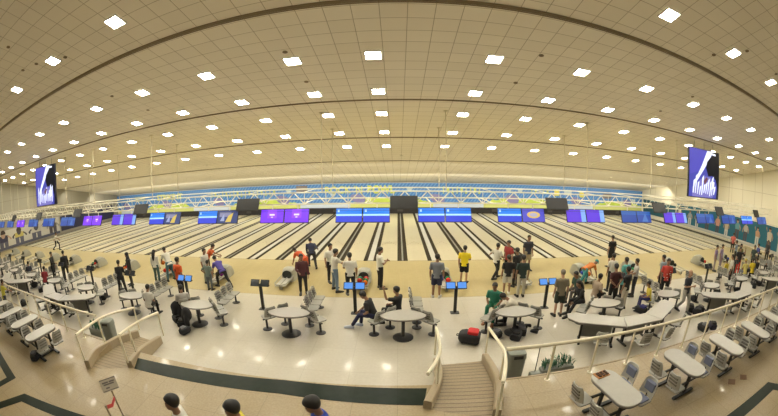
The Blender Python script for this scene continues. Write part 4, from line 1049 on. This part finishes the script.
    p('person all in black standing alone far out on the approach', 11.65, 15.31, -5, 1.78, 0, top=K_, bottom=K_, arms=('down', 'down'), kind='shorts', hair='cropped')
    p('child in a yellow T-shirt seated behind the bent counter', 9.62, 9.45, -60, 1.45, 0, 'sit', 10, ('lap', 'lap'), top=(.62, .50, .06), bottom=(.03, .03, .12))
    p('person in a red flowered shirt and black trousers facing the lanes', 11.40, 10.3, -150, 1.80, 0, top=(.50, .05, .035), bottom=K_, pattern='floral', arms=('down', 'down'))
    p('person in blue-grey shirt just behind the red flowered shirt', 11.75, 10.95, -20, 1.78, 0, top=(.20, .26, .31), bottom=K_, hair='cropped')
    p('bald person in dark shirt and grey trousers walking towards the platform', 11.27, 8.72, 175, 1.76, 0, 'walk', 0, ('down', 'folded'), top=(.03, .035, .05), bottom=(.30, .29, .25), hair='none', skin='skinlight')
    # right side crowd
    p('person in a pink-red top and black trousers near the right mural', 27.2, 16.1, 60, 1.62, 0, top=(.55, .12, .10), bottom=K_)
    p('person in purple patterned shirt, left one of a pair on the right approach', 19.2, 12.7, 150, 1.62, 0, top=(.24, .17, .30), bottom=(.3, .25, .25))
    p('person in pale purple shirt, right one of a pair on the right approach', 20.05, 12.75, 170, 1.62, 0, top=(.33, .26, .38), bottom=(.25, .2, .25))
    p('person in black shirt and bright red trousers on the right side', 20.7, 11.45, -150, 1.72, 0, top=K_, bottom=(.55, .03, .02), arms=('raised', 'down'))
    p('child in a bright yellow top seated left in the right-hand crowd', 18.3, 11.0, 0, 1.45, 0, 'sit', 5, ('lap', 'lap'), top=(.62, .48, .05), bottom=GY)
    p('person in pale yellow shirt and cap seated in the right-hand crowd', 19.9, 10.3, 20, 1.66, 0, 'sit', 5, ('lap', 'lap'), top=(.60, .50, .15), bottom=GY, hair='cap', hairc=(.55, .42, .12))
    p('person in bright yellow shirt seated farther right in the crowd', 20.9, 10.2, 30, 1.66, 0, 'sit', 5, ('lap', 'lap'), top=(.66, .50, .03), bottom=K_)
    p('person in a blue shirt standing before the orange mural figures', 25.0, 11.9, -60, 1.70, 0, top=(.05, .07, .25), bottom=K_, arms=('forward', 'down'))
    p('person in dark clothes standing by the right mural at the picture edge', 28.3, 12.4, -90, 1.74, 0, top=(.05, .05, .05), bottom=K_)
    p('person in white shirt seated in the far right crowd', 22.9, 10.9, 0, 1.66, 0, 'sit', 5, ('lap', 'lap'), top=(.5, .48, .42), bottom=K_, hair='cap', hairc=(.5, .45, .3))
    p('person in dark green clothes standing in the far right crowd', 23.6, 11.6, -120, 1.70, 0, top=(.04, .06, .05), bottom=K_)
    p('person in grey shirt seated near the right edge of the picture', 24.2, 10.2, 30, 1.66, 0, 'sit', 8, ('lap', 'lap'), top=(.3, .3, .28), bottom=K_)
    p('person in olive shirt standing in the right-hand crowd', 22.3, 12.3, -160, 1.68, 0, top=(.16, .15, .07), bottom=K_)
    p('person in white T-shirt standing among the crowd by the third right counter', 17.6, 10.2, -40, 1.70, 0, top=(.5, .48, .42), bottom=K_)
    p('person in pale blue shirt by the far right ball returns', 23.4, 13.4, -20, 1.66, 0, top=(.22, .30, .38), bottom=K_, arms=('forward', 'down'))
    p('person in a black shirt seated beside the one in bright yellow', 21.7, 10.2, 20, 1.66, 0, 'sit', 5, ('lap', 'lap'), top=K_, bottom=K_)
    # left side
    p('person in white shirt and black trousers striding at the far left foul line', -29.8, 17.1, 60, 1.66, 0, 'run', 6, ('back', 'reach'), top=W_, bottom=K_)
    p('person all in black on the left approach, left one of a pair', -19.95, 10.8, 60, 1.72, 0, top=K_, bottom=K_, arms=('down', 'forward'), sleeve='long')
    p('person all in black on the left approach, right one of a pair', -18.7, 11.15, -70, 1.76, 0, 'walk', top=K_, bottom=K_, arms=('forward', 'down'), sleeve='long')
    p('person in a long black robe and headscarf by the dark console', -13.05, 12.0, -150, 1.66, 0, top=K_, bottom=K_, sleeve='long', pattern='long', hair='scarf', hairc=(.012, .012, .013))
    p('person in black jacket and trousers standing before the one in the robe', -12.4, 10.65, -30, 1.64, 0, 'wide', 4, ('forward', 'forward'), top=K_, bottom=K_, sleeve='long')
    p('person with long dark hair, white top and jeans on the left approach', -11.75, 12.8, -10, 1.64, 0, top=W_, bottom=(.05, .10, .10), hair='long', sleeve='long')
    p('person in white T-shirt and blue jeans leaning to hold an orange ball', -11.1, 13.2, -70, 1.74, 0, 'wide', 24, ('reach', 'reach'), top=W_, bottom=(.05, .12, .15))
    p('person in an orange and black football shirt with a number on the back', -9.02, 11.28, 15, 1.76, 0, top=(.62, .09, .015), bottom=K_, pattern='number')
    p('person in orange T-shirt leaning right over the ball return', -9.35, 14.3, 70, 1.70, 0, 'wide', 28, ('reach', 'reach'), top=(.58, .10, .02), bottom=K_)
    p('person in a white T-shirt behind the child in grey-green', -8.85, 13.3, 100, 1.66, 0, top=(.55, .53, .47), bottom=(.30, .34, .26))
    p('person in purple and blue shirt bending down by the ball return', -7.7, 12.9, -60, 1.68, 0, 'lunge', 48, ('hang', 'hang'), top=(.07, .05, .26), bottom=K_)
    p('child in a grey-green T-shirt standing before the purple-shirted bowler', -8.15, 12.4, 0, 1.36, 0, top=(.16, .21, .18), bottom=(.10, .12, .13), arms=('hips', 'down'))
    p('person in a white top seated with back turned beside the third table left', -9.05, 9.0, -10, 1.60, 0, 'sit', 12, ('lap', 'lap'), top=(.5, .48, .42), bottom=K_, hair='bun')
    p('person in a pale grey shirt seated between black jackets at the left table', -7.45, 9.3, -45, 1.68, 0, 'sit', 5, ('lap', 'lap'), top=(.36, .34, .31), bottom=K_)
    p('person in a dark red shirt seated among the left-hand benches', -18.7, 9.3, -30, 1.62, 0, 'sit', 8, ('lap', 'lap'), top=(.22, .02, .03), bottom=K_)
    p('person in dark clothes seated among the farthest left benches', -21.9, 9.6, -45, 1.66, 0, 'sit', 8, ('lap', 'lap'), top=(.03, .03, .05), bottom=K_)
    p('person in a yellow vest leaning on the railing at the left edge', -16.25, 5.15, 0, 1.50, HP, 'stand', 6, ('reach', 'reach'), top=(.55, .50, .06), bottom=(.05, .05, .06))
PPL()
# black jackets hung over the left bench
for x, y, r_, lab in ((-7.70, 9.15, 40, 'black jacket hung over the bench, left of the seated person in grey'), (-6.95, 8.72, -20, 'black jacket slung in front of the table with jackets')):
    b = MB()
    b.ell((0, 0, .52), (.26, .15, .24), 14, 10).ell((.10, -.12, .30), (.13, .09, .26), 12, 8).ell((-.14, -.06, .36), (.10, .10, .24), 12, 8)
    o = fuse('jacket', b, cmat(BL), None, .03, 4); tag(o, lab, 'jacket', 'black jackets on the left bench', loc=(x, y, .02), rz=R(r_))

dg = bpy.context.evaluated_depsgraph_get()
new = [(o, bpy.data.meshes.new_from_object(o.evaluated_get(dg))) for o in FUSE]
for o, me in new:
    for md in list(o.modifiers): o.modifiers.remove(md)
    old = o.data; o.data = me
    for p_ in me.polygons: p_.use_smooth = True
    bpy.data.meshes.remove(old)
for o, fg in HANDS:
    fm = fg.mesh('fingers', None, True); bm = bmesh.new(); bm.from_mesh(o.data); bm.from_mesh(fm); bm.to_mesh(o.data); bm.free(); bpy.data.meshes.remove(fm)
    for p_ in o.data.polygons: p_.use_smooth = True
ball(-11.62, 13.32, .86, 4, 'orange bowling ball held by the leaning person in white T-shirt and blue jeans', None)
#END_PEOPLE

# ------------------------------------------------------------------ camera, world, view
cam = bpy.data.cameras.new('camera'); co = bpy.data.objects.new('camera', cam); COL.objects.link(co); scn.camera = co
cam.type = 'PANO'
tg = cam if hasattr(cam, 'panorama_type') else cam.cycles
tg.panorama_type = 'FISHEYE_EQUISOLID'
F, CY, PITCH, YAW, ROLL, CH = 343.54, 229.27, .182, -.026, .008, 4.965
cam.sensor_fit = 'HORIZONTAL'; cam.sensor_width = 36; cam.sensor_height = 36*416/778
tg.fisheye_lens = F*36/778; tg.fisheye_fov = math.radians(200); cam.shift_y = (CY-208)/416
def rm(p, y, r):
    c, s = math.cos(y), math.sin(y); Y = Matrix(((c, -s, 0), (s, c, 0), (0, 0, 1)))
    c, s = math.cos(p), math.sin(p); Pm = Matrix(((1, 0, 0), (0, c, -s), (0, s, c)))
    c, s = math.cos(r), math.sin(r); Rr = Matrix(((c, 0, -s), (0, 1, 0), (s, 0, c)))
    return Rr @ Pm @ Y
rt_, fw, up = rm(PITCH, YAW, ROLL)
m4 = Matrix(((rt_[0], up[0], -fw[0], 0), (rt_[1], up[1], -fw[1], 0), (rt_[2], up[2], -fw[2], CH), (0, 0, 0, 1)))
co.matrix_world = m4
w = bpy.data.worlds.new('world'); scn.world = w; w.use_nodes = True
w.node_tree.nodes['Background'].inputs[0].default_value = (.5, .45, .35, 1); w.node_tree.nodes['Background'].inputs[1].default_value = .3
vs = scn.view_settings; vs.view_transform = 'Standard'; vs.look = 'None'; vs.gamma = 1; vs.use_curve_mapping = False; vs.exposure = .50
scn.cycles.max_bounces = 6; scn.cycles.diffuse_bounces = 5; scn.cycles.glossy_bounces = 3
scn.cycles.sample_clamp_indirect = 6
